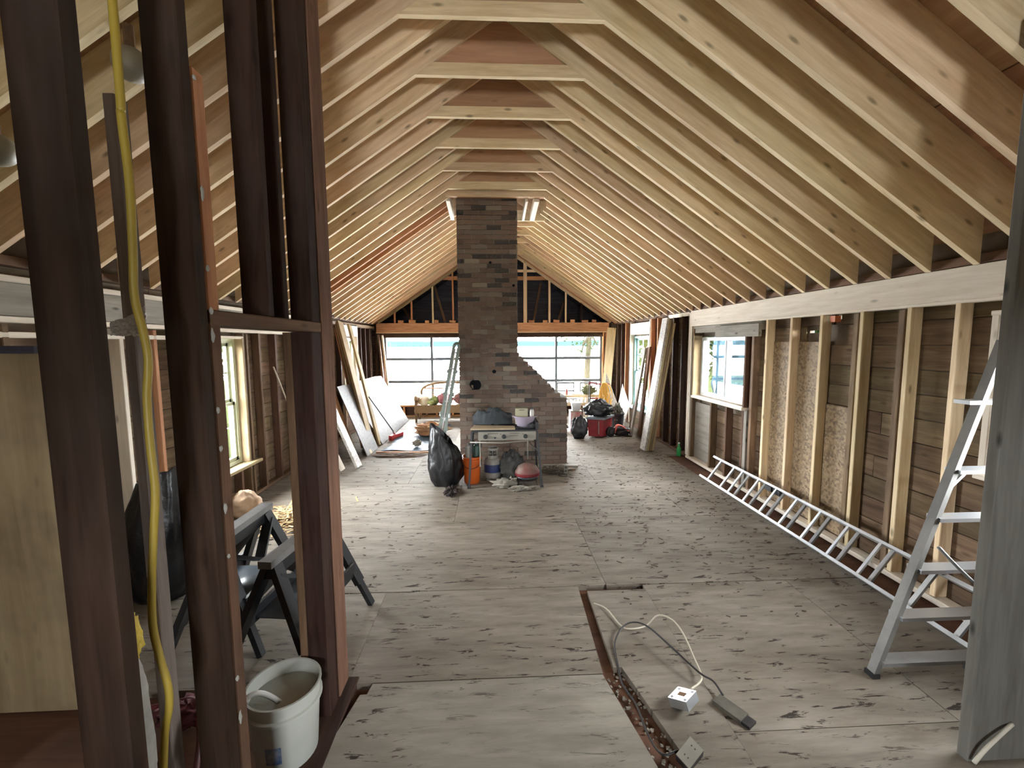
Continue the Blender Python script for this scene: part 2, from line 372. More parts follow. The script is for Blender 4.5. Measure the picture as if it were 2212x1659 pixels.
# the cut-outs beside the chimney are closed with strips of deck
for sgn in (1, -1):
    n = Vector((sgn*SL, 0, 1)).normalized(); sl = Vector((sgn, 0, -SL)).normalized()
    a = Vector((RX, 0, RZ))+n*(RD+.008)+sl*((.66 if sgn < 0 else .37)+.05); L = 1.21-((.66 if sgn < 0 else .37)+.05)
    c = a+sl*(L/2); beam('roof_panel', c+Vector((0, 6.172, 0)), c+Vector((0, 6.968, 0)), L, .012, M_deck, ceiling, up=n)
_rm = {}
def rafter(y, sign, x_top=None, mat=None, th=.038, x_bot=None):
    """plumb cut at the ridge and at the heel"""
    xt = RX if x_top is None else x_top; xb = (3.02 if sign > 0 else -2.85) if x_bot is None else x_bot
    hh = RD*math.sqrt(1+SL*SL)
    key = (round(xt, 3), sign, th, xb)
    m = mat or M_pine
    d = Vector((sign, 0, -SL)).normalized(); u = Vector((sign*SL, 0, 1)).normalized()
    mid = Vector(((xt+xb)/2, 0, roofz((xt+xb)/2)))
    ext = .0
    pts = [Vector((xt, 0, roofz(xt))), Vector((xb, 0, roofz(xb))), Vector((xb, 0, roofz(xb)+hh)), Vector((xt, 0, roofz(xt)+hh))]
    v = [(((p-mid).dot(d)), s*th/2, (p-mid).dot(u)) for s in (-1, 1) for p in pts]
    k2 = key+(m.name,); me = _rm.get(k2)
    if me is None:
        me = bpy.data.meshes.new('rafter'); me.from_pydata(v, [], [(0,1,2,3), (7,6,5,4), (0,4,5,1), (1,5,6,2), (2,6,7,3), (3,7,4,0)]); me.update(); me.materials.append(m); _rm[k2] = me
    o = bpy.data.objects.new('rafter', me); COL.objects.link(o)
    o.matrix_basis = Matrix(((d.x, 0, u.x, mid.x), (0, 1, 0, y), (d.z, 0, u.z, mid.z), (0, 0, 0, 1))); adopt(o, ceiling)
def tie(y, z=3.826, h=.092, mat=None):
    w0 = (RZ-z)/SL; w1 = (RZ-z-h)/SL
    m = MB().prism([(-w0, -h/2), (w0, -h/2), (w1, h/2), (-w1, h/2)], lambda a, b: (a, -.018, b), lambda a, b: (a, .018, b))
    o = m.build('collar_tie', mat or M_pine); o.location = (RX, y, z+h/2); adopt(o, ceiling)
    g_ = MB().prism([(-w1+.0, 0), (w1, 0), (0, w1*SL)], lambda a, b: (a, -.006, b), lambda a, b: (a, .006, b)).build('gusset_plate', M_deck); g_.location = (RX, y+.008, z+h); adopt(g_, ceiling)
near = [2.87+.2962*k for k in range(-17, 11)]
for i, y in enumerate(near):
    for s in (1, -1): rafter(y, s)
    k = i-17
    if k >= -2 and k % 2 == 0: tie(y)
# chimney opening: doubled header, short cut-off rafters, trimmers
for s in (1, -1):
    rafter(6.13, s); rafter(6.375, s, x_top=RX+s*.72, mat=M_red if s < 0 else None); rafter(6.60, s, x_top=RX+s*.70, mat=M_red if s < 0 else None)
    rafter(6.80, s, x_top=RX+s*.68)
beam('chimney_header', (-.62, 6.105, 3.89), (.79, 6.105, 3.89), .038, .14, M_pine, ceiling)
beam('chimney_header', (-.62, 6.147, 3.87), (.79, 6.147, 3.87), .038, .10, M_red, ceiling)
beam('chimney_header', (.40, 7.0, 3.80), (.86, 7.0, 3.80), .038, .10, M_pine, ceiling)
for x, w_ in ((-.60, .06), (.50, .038), (.64, .075)):
    beam('trimmer', (x, 6.17, 3.83), (x*1.02, 6.99, 3.80), w_, .1, M_pale, ceiling)
far = [7.02+.2962*k for k in range(12)]
for i, y in enumerate(far):
    for s in (1, -1): rafter(y, s)
    if i % 2 == 0: tie(y)
for s in (1, -1): rafter(10.42, s, mat=M_red)
beam('ridge_board', (RX, YR, RZ+.19), (RX, 6.1, RZ+.19), .036, .22, M_red, ceiling)
beam('ridge_board', (RX, 7.0, RZ+.19), (RX, YB, RZ+.19), .036, .22, M_red, ceiling)

# ---------------------------------------------------------------- side walls
def courses(wall, x, y0, y1, z0, z1, openings, h=.18, mat=None, th=.02, stagger=2.6):
    z = z0; k = 0
    while z < z1-.01:
        zt = min(z+h, z1); segs = [(y0, y1)]
        for (a, b, c, d) in openings:
            if c < zt-.02 and d > z+.02:
                n = []
                for s_, e_ in segs:
                    if b <= s_ or a >= e_: n.append((s_, e_)); continue
                    if a > s_: n.append((s_, a))
                    if b < e_: n.append((b, e_))
                segs = n
        for s_, e_ in segs:
            cut = s_+((k*1.37) % stagger)+.4; q = s_
            while q < e_:
                r_ = min(cut, e_)
                if e_-r_ < .3: r_ = e_
                if r_-q > .03: beam('sheathing_board', (x, q+.002, (z+zt)/2), (x, r_-.002, (z+zt)/2), th, zt-z-.005, mat or M_board, wall)
                q = r_; cut = q+stagger
        z += h; k += 1
def skin(wall, x0, x1, y0, y1, z0, z1, openings, mat):
    ye = sorted({y0, y1, *[q for o_ in openings for q in o_[:2]]})
    for a, b in zip(ye, ye[1:]):
        zc = sorted((o_[2], o_[3]) for o_ in openings if o_[0] < (a+b)/2 < o_[1]); z = z0
        for c, d in zc+[(z1, z1)]:
            if c-z > .005: MB().box(x0, x1, a, b, z, c).build('siding', mat, wall)
            z = max(z, d)
M_side = plain('outer_siding', (.16, .12, .085), .9, nz=.3)
# right wall
wr = root('wall_right', (XR, 4, 0), 'open stud wall with old board sheathing on the right', 'wall', kind='structure')
OPR = [(5.02, 6.22, 1.0, 1.88), (8.18, 9.26, .42, 1.95), (1.5, 2.42, .97, 1.95), (3.62, 4.12, 1.86, 1.93), (3.70, 3.78, 1.99, 2.05)]
courses(wr, XR+.102, YR, YB, -.03, 2.32, OPR)
skin(wr, XR+.114, XR+.16, YR-.1, YB+.1, -.7, 2.6, OPR[:3]+[(3.93, 4.1, 1.885, 1.91), (3.72, 3.76, 2.0, 2.04), (3.50, 3.62, .0, .035), (3.14, 3.28, .0, .04)], M_side)
mid = XR+.0445
for y in (2.665, 2.99, 3.39, 3.82, 4.215, 4.60): vstud('stud', mid, y, .04, 2.045, M_pine, wr)
for y in (2.30, 1.45, 1.05, .65, .25, -.15, -.55, -.95, -1.35, -1.75, -2.15): vstud('stud', mid, y, .04, 2.045, M_old, wr)
for y in (3.46, 3.06, 4.86): vstud('old_stud', mid+.012, y, .04, 2.03 if y != 4.86 else 2.0, M_board, wr, dx=.085, dy=.05)
vstud('corner_post', mid, 6.40, .04, 2.05, M_pale, wr, dy=.04); vstud('corner_post', mid, 6.455, .04, 2.25, M_pale, wr, dy=.045)
for y in (6.33, 5.0): vstud('jack_stud', mid+.01, y, .04, 2.0, M_old, wr)
vstud('cripple_stud', mid, 5.74, .04, .985, M_old, wr); vstud('cripple_stud', mid, 5.35, .04, .985, M_old, wr); vstud('cripple_stud', mid, 4.93, .04, .985, M_grey, wr, dy=.06)
beam('window_board', (XR+.075, 5.78, .45), (XR+.075, 6.36, .45), .02, .9, M_grey, wr)
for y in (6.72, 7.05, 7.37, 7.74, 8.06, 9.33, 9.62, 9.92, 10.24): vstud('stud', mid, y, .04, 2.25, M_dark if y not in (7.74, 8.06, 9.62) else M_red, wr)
vstud('trimmer_stud', mid-.002, 8.12, .04, 2.25, M_pale, wr); vstud('trimmer_stud', mid-.002, 9.27, .04, 2.25, M_pale, wr)
beam('header_beam', (XR+.02, YR, 2.168), (XR+.02, 6.43, 2.168), .04, .214, M_pale, wr)
beam('top_plate', (XR+.04, YR, 2.053), (XR+.04, 6.43, 2.053), .085, .022, M_pale, wr)
beam('header_beam', (XR+.05, YR, 2.31), (XR+.05, YB, 2.31), .1, .06, M_old, wr)
beam('header_beam', (XR+.02, 6.48, 2.24), (XR+.02, 7.26, 2.24), .04, .06, M_pale, wr)
beam('window_header', (XR+.02, 8.14, 2.11), (XR+.02, 9.25, 2.11), .04, .20, M_pale, wr); beam('window_header', (XR+.04, 8.14, 1.99), (XR+.04, 9.25, 1.99), .08, .035, M_pale, wr)
beam('header_block', (XR-.004, 4.71, 1.94), (XR-.004, 5.65, 1.94), .038, .15, M_grey, wr); beam('header_block', (XR+.05, 4.72, 1.99), (XR+.05, 6.38, 1.99), .06, .1, M_grey, wr)
beam('sole_plate', (XR+.03, 2.2, .02), (XR+.03, 6.42, .02), .1, .04, M_pale, wr); beam('sole_plate', (XR+.045, 6.5, .02), (XR+.045, YB, .02), .09, .04, M_old, wr); beam('sole_plate', (XR+.045, YR, .02), (XR+.045, 2.2, .02), .09, .04, M_old, wr)
for a, b, z0, z1 in ((3.86, 4.20, .05, 1.8), (4.235, 4.58, .05, 1.8), (3.50, 3.80, .05, 1.22)):
    o_ = beam('osb_panel', (XR+.083, a, (z0+z1)/2), (XR+.083, b, (z0+z1)/2), .011, z1-z0, M_osb, wr)
MB().box(XR+.03, XR+.085, 3.70, 3.755, 1.975, 2.03).build('orange_tag', plain('orange_lit_tag', (.75, .22, .08), .5), wr)  # small tag; the orange light on it is put into its colour
# left wall
wl = root('wall_left', (XL, 4, 0), 'open stud wall with horizontal board sheathing on the left', 'wall', kind='structure')
OPL = [(4.06, 5.0, .44, 1.88), (8.36, 9.14, .45, 1.93)]
courses(wl, XL-.102, YR, YB, -.03, 2.32, OPL)
skin(wl, XL-.16, XL-.114, YR-.1, YB+.1, -.7, 2.6, OPL, M_side)
ml = XL-.0445
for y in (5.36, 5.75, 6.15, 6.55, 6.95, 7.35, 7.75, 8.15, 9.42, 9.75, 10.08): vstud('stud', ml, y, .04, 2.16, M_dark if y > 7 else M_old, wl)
for y in (3.42, 3.03, 2.64, 2.25, 1.85, 1.45, 1.05, .65, .25, -.15, -.55, -.95, -1.35, -1.75, -2.15): vstud('stud', ml, y, .04, 1.93, M_pale if y > 2.7 else M_old, wl)
vstud('stud', ml, 3.75, .04, 1.93, M_red, wl)
for y in (5.03, 5.10, 4.02): vstud('jack_stud', ml, y, .04, 1.93, M_old, wl)
for y in (4.15, 4.5, 4.85): vstud('cripple_stud', ml, y, .04, .4, M_old, wl)
for y in (8.33, 9.18): vstud('trimmer_stud', ml, y, .04, 2.2, M_pale, wl)
beam('window_header', (XL-.02, 8.35, 2.09), (XL-.02, 9.16, 2.09), .04, .25, M_pale, wl)
beam('header_beam', (XL-.02, YR, 2.08), (XL-.02, 6.2, 2.08), .04, .20, M_grey, wl)
beam('beam_ledger', (XL-.03, YR, 2.20), (XL-.03, 6.2, 2.20), .1, .038, M_pale, wl); beam('beam_ledger', (XL-.03, YR, 1.96), (XL-.03, 6.2, 1.96), .1, .036, M_pale, wl)
beam('top_plate', (XL-.045, YR, 1.87), (XL-.045, 4.0, 1.87), .09, .036, M_pale, wl)
beam('top_plate', (XL-.045, 6.2, 2.2), (XL-.045, YB, 2.2), .09, .06, M_old, wl)
beam('header_beam', (XL-.06, YR, 2.31), (XL-.06, YB, 2.31), .1, .06, M_old, wl)
beam('sole_plate', (XL-.045, YR, .02), (XL-.045, YB, .02), .09, .04, M_old, wl)
# lath scrap hanging off a left stud
beam('lath_scrap', (XL+.02, 5.62, 1.52), (XL+.09, 5.80, 1.02), .02, .012, M_pale, wl)

# ---------------------------------------------------------------- back wall, gable and attic beyond
wb = root('wall_back', (0, YB, 0), 'far gable wall with a long timber header over the picture window', 'wall', kind='structure')
WX0, WX1, WZ0, WZ1 = -2.60, 2.69, .31, 1.95
beam('header_beam', (-2.80, YB+.02, 2.195), (2.88, YB+.02, 2.195), .09, .22, M_lvl, wb)
beam('header_ledge', (-2.80, YB-.002, 2.075), (2.88, YB-.002, 2.075), .11, .022, M_pine, wb)
beam('window_head', (WX0-.1, YB+.06, 2.01), (WX1+.1, YB+.06, 2.01), .11, .10, M_dark, wb)
for x in (-2.82, 2.92): beam('corner_post', (x, YB+.04, .04), (x, YB+.04, 2.3), .06, .09, M_dark, wb, up=(0, 1, 0))
for x in (-2.72, -2.655, 2.755, 2.82): beam('jack_stud', (x, YB+.04, .04), (x, YB+.04, 2.06), .038, .09, M_old if abs(x) < 2.75 else M_red, wb, up=(0, 1, 0))
beam('window_ledge', (-2.8, YB+.03, WZ0-.025), (2.9, YB+.03, WZ0-.025), .14, .04, M_red, wb)
x = -2.6
while x < 2.8: beam('cripple_stud', (x, YB+.04, .04), (x, YB+.04, WZ0-.045), .038, .09, M_red, wb, up=(0, 1, 0)); x += .4
beam('sole_plate', (-2.8, YB+.04, .02), (2.9, YB+.04, .02), .09, .04, M_old, wb)
for k in range(2): beam('sheathing_board', (-2.9, YB+.1, .075+k*.16), (3.05, YB+.1, .075+k*.16), .02, .155, M_dark, wb)
for k in range(13):
    for a, b in ((-2.95, WX0-.02), (WX1+.02, 3.1)): beam('sheathing_board', (a, YB+.1, .08+.165*k), (b, YB+.1, .08+.165*k), .02, .16, M_dark, wb)
for x, d, mt in ((-2.36, .038, M_red), (-1.95, .038, M_red), (-1.44, .038, M_pine), (-.95, .038, M_red), (.81, .085, M_pine), (1.405, .05, M_pine), (1.81, .038, M_pine), (2.2, .038, M_dark)):
    zt = roofz(x)-.03; beam('gable_stud', (x, YB+.03, 2.305), (x, YB+.03, zt), d, .06, mt, wb, up=(0, 1, 0))
for s in (1, -1):
    xa, xb = RX+s*.35, RX+s*2.85; beam('gable_plate', (xa, YB+.03, roofz(xa)-.02), (xb, YB+.03, roofz(xb)-.02), .07, .06, M_pine if s > 0 else M_ply, wb)
beam('gable_tie', (-1.2, YB+.16, 3.40), (1.4, YB+.16, 3.40), .04, .09, M_red, wb); beam('gable_tie', (.4, YB+.06, 3.56), (1.15, YB+.06, 3.56), .05, .06, M_pine, wb)
for i in range(16):
    x = -2.3+i*.32+random.uniform(-.08, .08); beam('joist_end', (x, YB+.0, 2.335+random.uniform(0, .012)), (x+random.uniform(.07, .16), YB+.0, 2.335), .06, random.uniform(.05, .09), M_red, wb)
for a, b, c, d in ((XL-.16, WX0-.03, -.7, 2.3), (WX1+.03, XR+.16, -.7, 2.3), (WX0-.03, WX1+.03, -.7, WZ0-.03), (WX0-.03, WX1+.03, WZ1+.03, 2.3)):
    MB().box(a, b, YB+.113, YB+.16, c, d).build('siding', M_side, wb)
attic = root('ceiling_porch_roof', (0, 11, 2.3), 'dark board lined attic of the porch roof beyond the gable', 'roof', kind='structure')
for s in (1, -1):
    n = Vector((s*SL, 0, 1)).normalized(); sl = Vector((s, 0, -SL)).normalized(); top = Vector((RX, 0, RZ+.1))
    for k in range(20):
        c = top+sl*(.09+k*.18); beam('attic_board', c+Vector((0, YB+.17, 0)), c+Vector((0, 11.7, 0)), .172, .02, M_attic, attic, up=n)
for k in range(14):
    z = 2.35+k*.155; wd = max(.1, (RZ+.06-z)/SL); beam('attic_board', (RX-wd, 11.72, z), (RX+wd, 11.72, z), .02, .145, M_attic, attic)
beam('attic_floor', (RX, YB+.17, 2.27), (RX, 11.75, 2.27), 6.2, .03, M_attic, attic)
for s in (1, -1):
    n = Vector((s*SL, 0, 1)).normalized(); sl = Vector((s, 0, -SL)).normalized(); c = Vector((RX, 0, RZ+.14))+sl*1.9
    beam('outer_roof', c+Vector((0, YB-.1, 0)), c+Vector((0, 11.85, 0)), 4.2, .03, M_attic, attic, up=n)
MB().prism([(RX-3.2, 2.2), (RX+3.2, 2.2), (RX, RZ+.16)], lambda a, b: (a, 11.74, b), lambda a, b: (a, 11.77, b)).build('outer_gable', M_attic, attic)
for x0, z0, x1, z1 in ((-1.50, 3.45, -1.22, 2.32), (-2.3, 2.85, -2.05, 2.32), (1.28, 3.5, 1.08, 2.32), (1.9, 3.0, 1.72, 2.32), (-.78, 3.6, -.62, 2.32)):
    beam('attic_brace', (x0, 11.3, z0-.12), (x1, 11.3, z1), .06, .04, M_old, attic, up=(0, 1, 0))

# ---------------------------------------------------------------- rear wall (behind the photographer)
RWX0, RWX1, RWZ0, RWZ1 = -.2, .6, 1.1, 1.7  # unseen opening, sized for fill light on faces turned to the camera
wz = root('wall_rear', (0, YR, 0), 'rear board wall with an unseen opening sized for fill light behind the viewpoint', 'wall', kind='structure')
for k in range(28):
    z = -.03+.16*k; wd = min(3.15, (RZ+.3-z)/SL)
    if z+.16 < RWZ0 or z > RWZ1: segs = [(max(XL-.1, RX-wd), min(XR+.1, RX+wd))]
    else: segs = [(XL-.1, RWX0), (RWX1, XR+.1)]
    for a, b in segs:
        if b > a: beam('sheathing_board', (a, YR-.1, z+.08), (b, YR-.1, z+.08), .02, .155, M_board, wz)

for a, b, c, d in ((XL-.16, RWX0, -.7, 4.6), (RWX1, XR+.16, -.7, 4.6), (RWX0, RWX1, -.7, RWZ0), (RWX0, RWX1, RWZ1, 4.6)):
    MB().box(a, b, YR-.16, YR-.113, c, d).build('siding', M_side, wz)
# ---------------------------------------------------------------- near partition on the left, post on the right
wp = root('wall_partition', (-.84, 1.4, 0), 'dark bare stud partition with a low doorway in the left foreground', 'wall', kind='structure')
xp = -.80; mp = xp-.0465; D = .093
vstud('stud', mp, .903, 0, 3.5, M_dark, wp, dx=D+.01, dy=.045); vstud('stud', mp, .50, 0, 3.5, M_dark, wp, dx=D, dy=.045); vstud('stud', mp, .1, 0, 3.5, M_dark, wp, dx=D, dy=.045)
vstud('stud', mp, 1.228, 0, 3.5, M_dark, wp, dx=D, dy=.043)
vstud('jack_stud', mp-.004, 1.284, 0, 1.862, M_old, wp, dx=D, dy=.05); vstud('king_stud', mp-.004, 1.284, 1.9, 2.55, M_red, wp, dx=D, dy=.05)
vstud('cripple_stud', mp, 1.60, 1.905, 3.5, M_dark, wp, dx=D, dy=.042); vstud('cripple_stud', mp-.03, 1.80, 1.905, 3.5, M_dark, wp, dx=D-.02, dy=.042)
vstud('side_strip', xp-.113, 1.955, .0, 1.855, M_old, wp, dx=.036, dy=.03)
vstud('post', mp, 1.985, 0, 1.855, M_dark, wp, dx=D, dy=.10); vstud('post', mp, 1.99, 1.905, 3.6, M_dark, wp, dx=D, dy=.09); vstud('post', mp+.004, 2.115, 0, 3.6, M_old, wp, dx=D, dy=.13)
beam('door_header', (mp+.002, 1.262, 1.88), (mp+.002, 2.035, 1.88), .095, .045, M_old, wp)
vstud('stud', -1.305, 1.63, 0, 2.66, M_oldg, wp, dx=.04, dy=.06)
beam('sole_plate', (mp, -.2, .012), (mp, 1.30, .012), .1, .045, M_dark, wp)
beam('threshold', (mp+.03, 1.32, -.012), (mp+.03, 2.18, -.012), .15, .04, M_dark, wp)
beam('top_plate', (mp, -.3, 3.52), (mp, 2.2, 3.52), .1, .04, M_dark, wp)
# pulled plaster nubs along the edge of a stud
for i in range(26):
    z = .12+i*.105+random.uniform(-.03, .03)
    if random.random() < .42:
        q = blob('plaster_nub', (xp+.004, 1.256, z), (.004, .006, random.uniform(.006, .022)), None, None, amp=.4, freq=2, seed=i, nu=8, nv=6, flat=False)
        q.data.materials.append(plain('plaster', (.30, .29, .255), .5) if 'plaster' not in bpy.data.materials else bpy.data.materials['plaster']); adopt(q, wp)
wf = root('wall_front', (2.05, 1.62, 0), 'weathered grey timber post close by at the right edge', 'post', kind='structure')
m = MB(); 
px0, px1, py0, py1 = 2.02, 2.34, 1.575, 1.62
beam('post', ((px0+px1)/2, (py0+py1)/2, -.03), ((px0+px1)/2, (py0+py1)/2, 3.0), .045, px1-px0, M_post, wf, up=(1, 0, 0))
o = MB().tube(smoothpath([(2.02, 1.55, .02), (2.05, 1.54, .09), (2.13, 1.55, .15), (2.2, 1.57, .17)]), .008, 8).build('cable_end', plain('cream_cable', (.62, .58, .48), .5), wf, True)

# ---------------------------------------------------------------- windows
def pane(win, axis, pos, a0, a1, z0, z1):
    m = MB(); t = .003
    if axis == 'y': m.box(a0, a1, pos-t, pos+t, z0, z1)
    else: m.box(pos-t, pos+t, a0, a1, z0, z1)
    return m.build('pane', M_glass, win)
w1 = root('window_1', (0, YB+.1, WZ0), 'wide picture window with dark grid bars facing the lake', 'window', kind='structure')
yw = YB+.11; xs = [WX0, -1.50, -.46, .57, 1.59, WX1]; zs = [WZ0, .87, 1.43, WZ1]
for x in (WX0-.02, WX1+.02): MB().box(x-.022, x+.022, yw-.03, yw+.03, WZ0-.04, WZ1+.04).build('frame_side', M_iron, w1)
for z in (WZ0-.02, WZ1+.02): MB().box(WX0, WX1, yw-.03, yw+.03, z-.02, z+.02).build('frame_rail', M_iron, w1)
for x in xs[1:-1]: MB().box(x-.03, x+.03, yw-.02, yw+.02, WZ0, WZ1).build('mullion', M_iron, w1)
for z in zs[1:-1]: MB().box(WX0, WX1, yw-.032, yw+.024, z-.034, z+.034).build('muntin', M_iron, w1)
for i in range(5):
    for j in range(3): pane(w1, 'y', yw, xs[i], xs[i+1], zs[j], zs[j+1])
def side_window(name, label, x, y0, y1, z0, z1, mat, style, sgn):
    wn = root(name, (x, (y0+y1)/2, z0), label, 'window', kind='structure'); f = .045
    for y in (y0+f/2, y1-f/2): MB().box(x-.045, x+.045, y-f/2, y+f/2, z0, z1).build('frame_side', mat, wn)
    for z in (z0+f/2, z1-f/2): MB().box(x-.045, x+.045, y0+f, y1-f, z-f/2, z+f/2).build('frame_rail', mat, wn)
    if style == 'slider':
        ym = 5.545; MB().box(x-.03, x+.03, ym-.02, ym+.02, z0+f, z1-f).build('meeting_rail', plain('grey_track', (.25, .26, .27), .5), wn)
        MB().box(x-.035, x+.01, ym+.02, ym+.045, z0+f, z1-f).build('sash_rail', mat, wn)
        pane(wn, 'x', x, y0+f, ym-.02, z0+f, z1-f); pane(wn, 'x', x, ym+.02, y1-f, z0+f, z1-f)
    elif style == 'hung':
        zm = (z0+z1)/2; a, b = y0+f, y1-f
        for k, (p, q) in enumerate(((z0+f, zm), (zm, z1-f))):
            xo = x+sgn*(.02 if k else -.015); sh = .035
            s_ = MB(); s_.box(xo-.016, xo+.016, a, a+sh, p, q); s_.box(xo-.016, xo+.016, b-sh, b, p, q); s_.box(xo-.016, xo+.016, a, b, p, p+sh); s_.box(xo-.016, xo+.016, a, b, q-sh, q)
            sash = s_.build('sash', mat, wn)
            ym = (a+b)/2; nn = 3 if k else 1
            for i in range(nn):
                ya, yb_ = a+sh+(b-a-2*sh)*i/nn, a+sh+(b-a-2*sh)*(i+1)/nn
                for j in range(2 if k else 1):
                    pa, pb = p+sh+(q-p-2*sh)*j/(2 if k else 1), p+sh+(q-p-2*sh)*(j+1)/(2 if k else 1)
                    g = MB().box(xo-.003, xo+.003, ya, yb_, pa, pb); adopt(g.build('pane', M_glass, sash), None)
                if i: MB().box(xo-.01, xo+.01, ya-.008, ya+.008, p+sh, q-sh).build('muntin', mat, sash)
            if k: MB().box(xo-.01, xo+.01, a+sh, b-sh, (p+q)/2-.008, (p+q)/2+.008).build('muntin', mat, sash)
    else: pane(wn, 'x', x, y0+f, y1-f, z0+f, z1-f)
    return wn
s2 = side_window('window_2', 'white vinyl sliding window in the right wall', XR+.12, 5.06, 6.2, 1.02, 1.87, M_vinyl, 'slider', 1)
beam('sill', (XR+.03, 4.93, .992), (XR+.03, 6.25, .992), .16, .03, M_pale, s2)
beam('jamb', (XR+.03, 6.24, 1.01), (XR+.03, 6.24, 1.9), .03, .12, M_ply, s2, up=(1, 0, 0))
side_window('window_3', 'teal painted double hung window behind leaning boards on the right', XR+.12, 8.18, 9.24, .43, 1.94, M_teal, 'hung', 1)
beam('sill', (XR+.02, 8.15, .42), (XR+.02, 9.27, .42), .2, .03, M_teal, bpy.data.objects['window_3'])
s4 = side_window('window_4', 'cream painted double hung window seen between the left studs', XL-.12, 4.07, 4.98, .45, 1.87, M_cream, 'hung', -1)
beam('sill', (XL-.03, 4.0, .43), (XL-.03, 5.15, .43), .2, .035, M_ply, s4)
beam('casing', (XL-.05, 5.0, .45), (XL-.05, 5.0, 1.88), .03, .12, M_ply, s4, up=(1, 0, 0)); beam('casing', (XL-.02, 4.05, 1.885), (XL-.02, 5.02, 1.885), .05, .03, M_pale, s4)
s5 = side_window('window_5', 'timber framed window half hidden behind the near grey post', XR+.1, 1.5, 2.40, .97, 1.95, M_ply, 'plain', 1)
beam('casing', (XR, 2.44, .95), (XR, 2.44, 1.98), .04, .03, M_pale, s5, up=(1, 0, 0)); beam('casing', (XR, 1.5, 1.965), (XR, 2.46, 1.965), .04, .03, M_pale, s5); beam('sill', (XR, 1.5, .96), (XR, 2.46, .96), .08, .03, M_pale, s5)
side_window('window_6', 'plain double hung window in the left wall by the stacked panels', XL-.12, 8.38, 9.12, .47, 1.92, M_cream, 'hung', -1)

# ---------------------------------------------------------------- outdoors
M_leaf = plain('leaf_green', (.012, .019, .006), .8, spec=0, c2=(.005, .009, .003), nscale=3)
M_leafy = plain('leaf_yellow_green', (.020, .024, .007), .8, spec=0, c2=(.009, .013, .003), nscale=3)
M_bark = plain('pale_bark', (.022, .019, .012), .9, spec=0, c2=(.014, .012, .008), bump=.6)
M_grass = plain('lawn', (.011, .015, .006), .9, spec=0, c2=(.008, .01, .004), nscale=2)
ground = root('ground', (0, 0, -.6), 'grass around the house', 'ground', kind='structure')
for x0, x1, y0, y1 in ((3.2, 60, -30, 12.5), (8.2, 60, 12.5, 30), (-60, -3.1, -30, 12.5), (-60, -8.2, 12.5, 30)): MB().box(x0, x1, y0, y1, -.75, -.6).build('lawn', M_grass, ground)
tag(MB().box(-2.6, 3.1, YB+.13, 12.7, -.2, -.12).build('floor_porch', plain('porch_boards', (.5, .47, .42), .8, nz=.3)), 'pale porch floor outside the picture window', 'porch', kind='structure')
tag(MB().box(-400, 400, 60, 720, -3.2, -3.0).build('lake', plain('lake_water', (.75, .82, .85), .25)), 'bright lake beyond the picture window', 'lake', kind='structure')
hv = []; hf = []
for i in range(81):
    x = -500+i*12.5; z = 6.5+3.0*fbm((x*.006, 3.3, 1)); hv += [(x, 700, -3.2), (x, 704, z*.6), (x, 730, z), (x, 800, -3.2)]
for i in range(80):
    a = i*4
    for k in range(3): hf.append((a+k, a+4+k, a+5+k, a+1+k))
tag(mesh('far_shore', hv, hf, plain('hazy_shore', (.0068, .0118, .0130), .9, spec=0), None, True), 'hazy blue green shore across the lake', 'shore', kind='structure')
def tree(name, label, base, h, tr, crown, n, mat, leaf=.09, group=None, lean=(0, 0)):
    t = root(name, base, label, 'tree', group); b = Vector(base); top = b+Vector((lean[0], lean[1], h))
    pts = [b+(top-b)*k/6+Vector((random.uniform(-.04, .04), random.uniform(-.04, .04), 0))*(1 if 0 < k < 6 else 0) for k in range(7)]
    m = MB().tube(pts, [tr*(1-.09*k) for k in range(7)], 12)
    for (c, r) in crown:
        c = Vector(c); s_ = b+(top-b)*.55; m.tube([s_, (s_+c)/2+Vector((0, 0, .15)), c], [tr*.4, tr*.25, tr*.08], 6)
    m.build('trunk', M_bark, t, True)
    v = []; f = []; tot = sum(r[0]*r[1]*r[2] for _, r in crown)
    for c, r in crown:
        for i in range(int(n*r[0]*r[1]*r[2]/tot)):
            d = Vector((random.gauss(0, 1), random.gauss(0, 1), random.gauss(0, 1))).normalized()*random.uniform(.35, 1)**.5
            p = Vector(c)+Vector((d.x*r[0], d.y*r[1], d.z*r[2])); a = Vector((random.gauss(0, 1), random.gauss(0, 1), random.gauss(0, .6))).normalized()
            q = a.orthogonal().normalized(); q = (q*math.cos(i)+a.cross(q)*math.sin(i)); s_ = leaf*random.uniform(.6, 1.3)
            k = len(v); v += [p-a*s_, p+q*s_*.42, p+a*s_, p-q*s_*.42]; f.append((k, k+1, k+2, k+3))
    mesh('leaves', v, f, mat, t)
    return t
tree('shore_tree', 'pale trunked tree outside the right end of the picture window', (3.17, 14.0, -1.0), 5.5, .12, [((2.95, 13.9, 1.75), (.4, .3, .45)), ((2.2, 14.1, 1.95), (.45, .3, .12)), ((3.5, 13.9, 1.6), (.3, .3, .5)), ((3.1, 14.1, 4.6), (1.2, 1, .9)), ((2.82, 13.9, 1.15), (.16, .15, .2))], 2600, M_leaf, .055)
gd = 'trees along the right side of the house'
tree('garden_tree', 'leafy green tree outside the sliding window', (7.4, 11.2, -.6), 4.5, .15, [((6.8, 11.0, 1.6), (.9, 1.0, 1.5)), ((7.4, 12.6, 2.2), (1.2, 1.2, 1.7)), ((7.1, 11.6, 3.6), (1.3, 1.6, 1.1))], 6000, M_leaf, .1, gd)
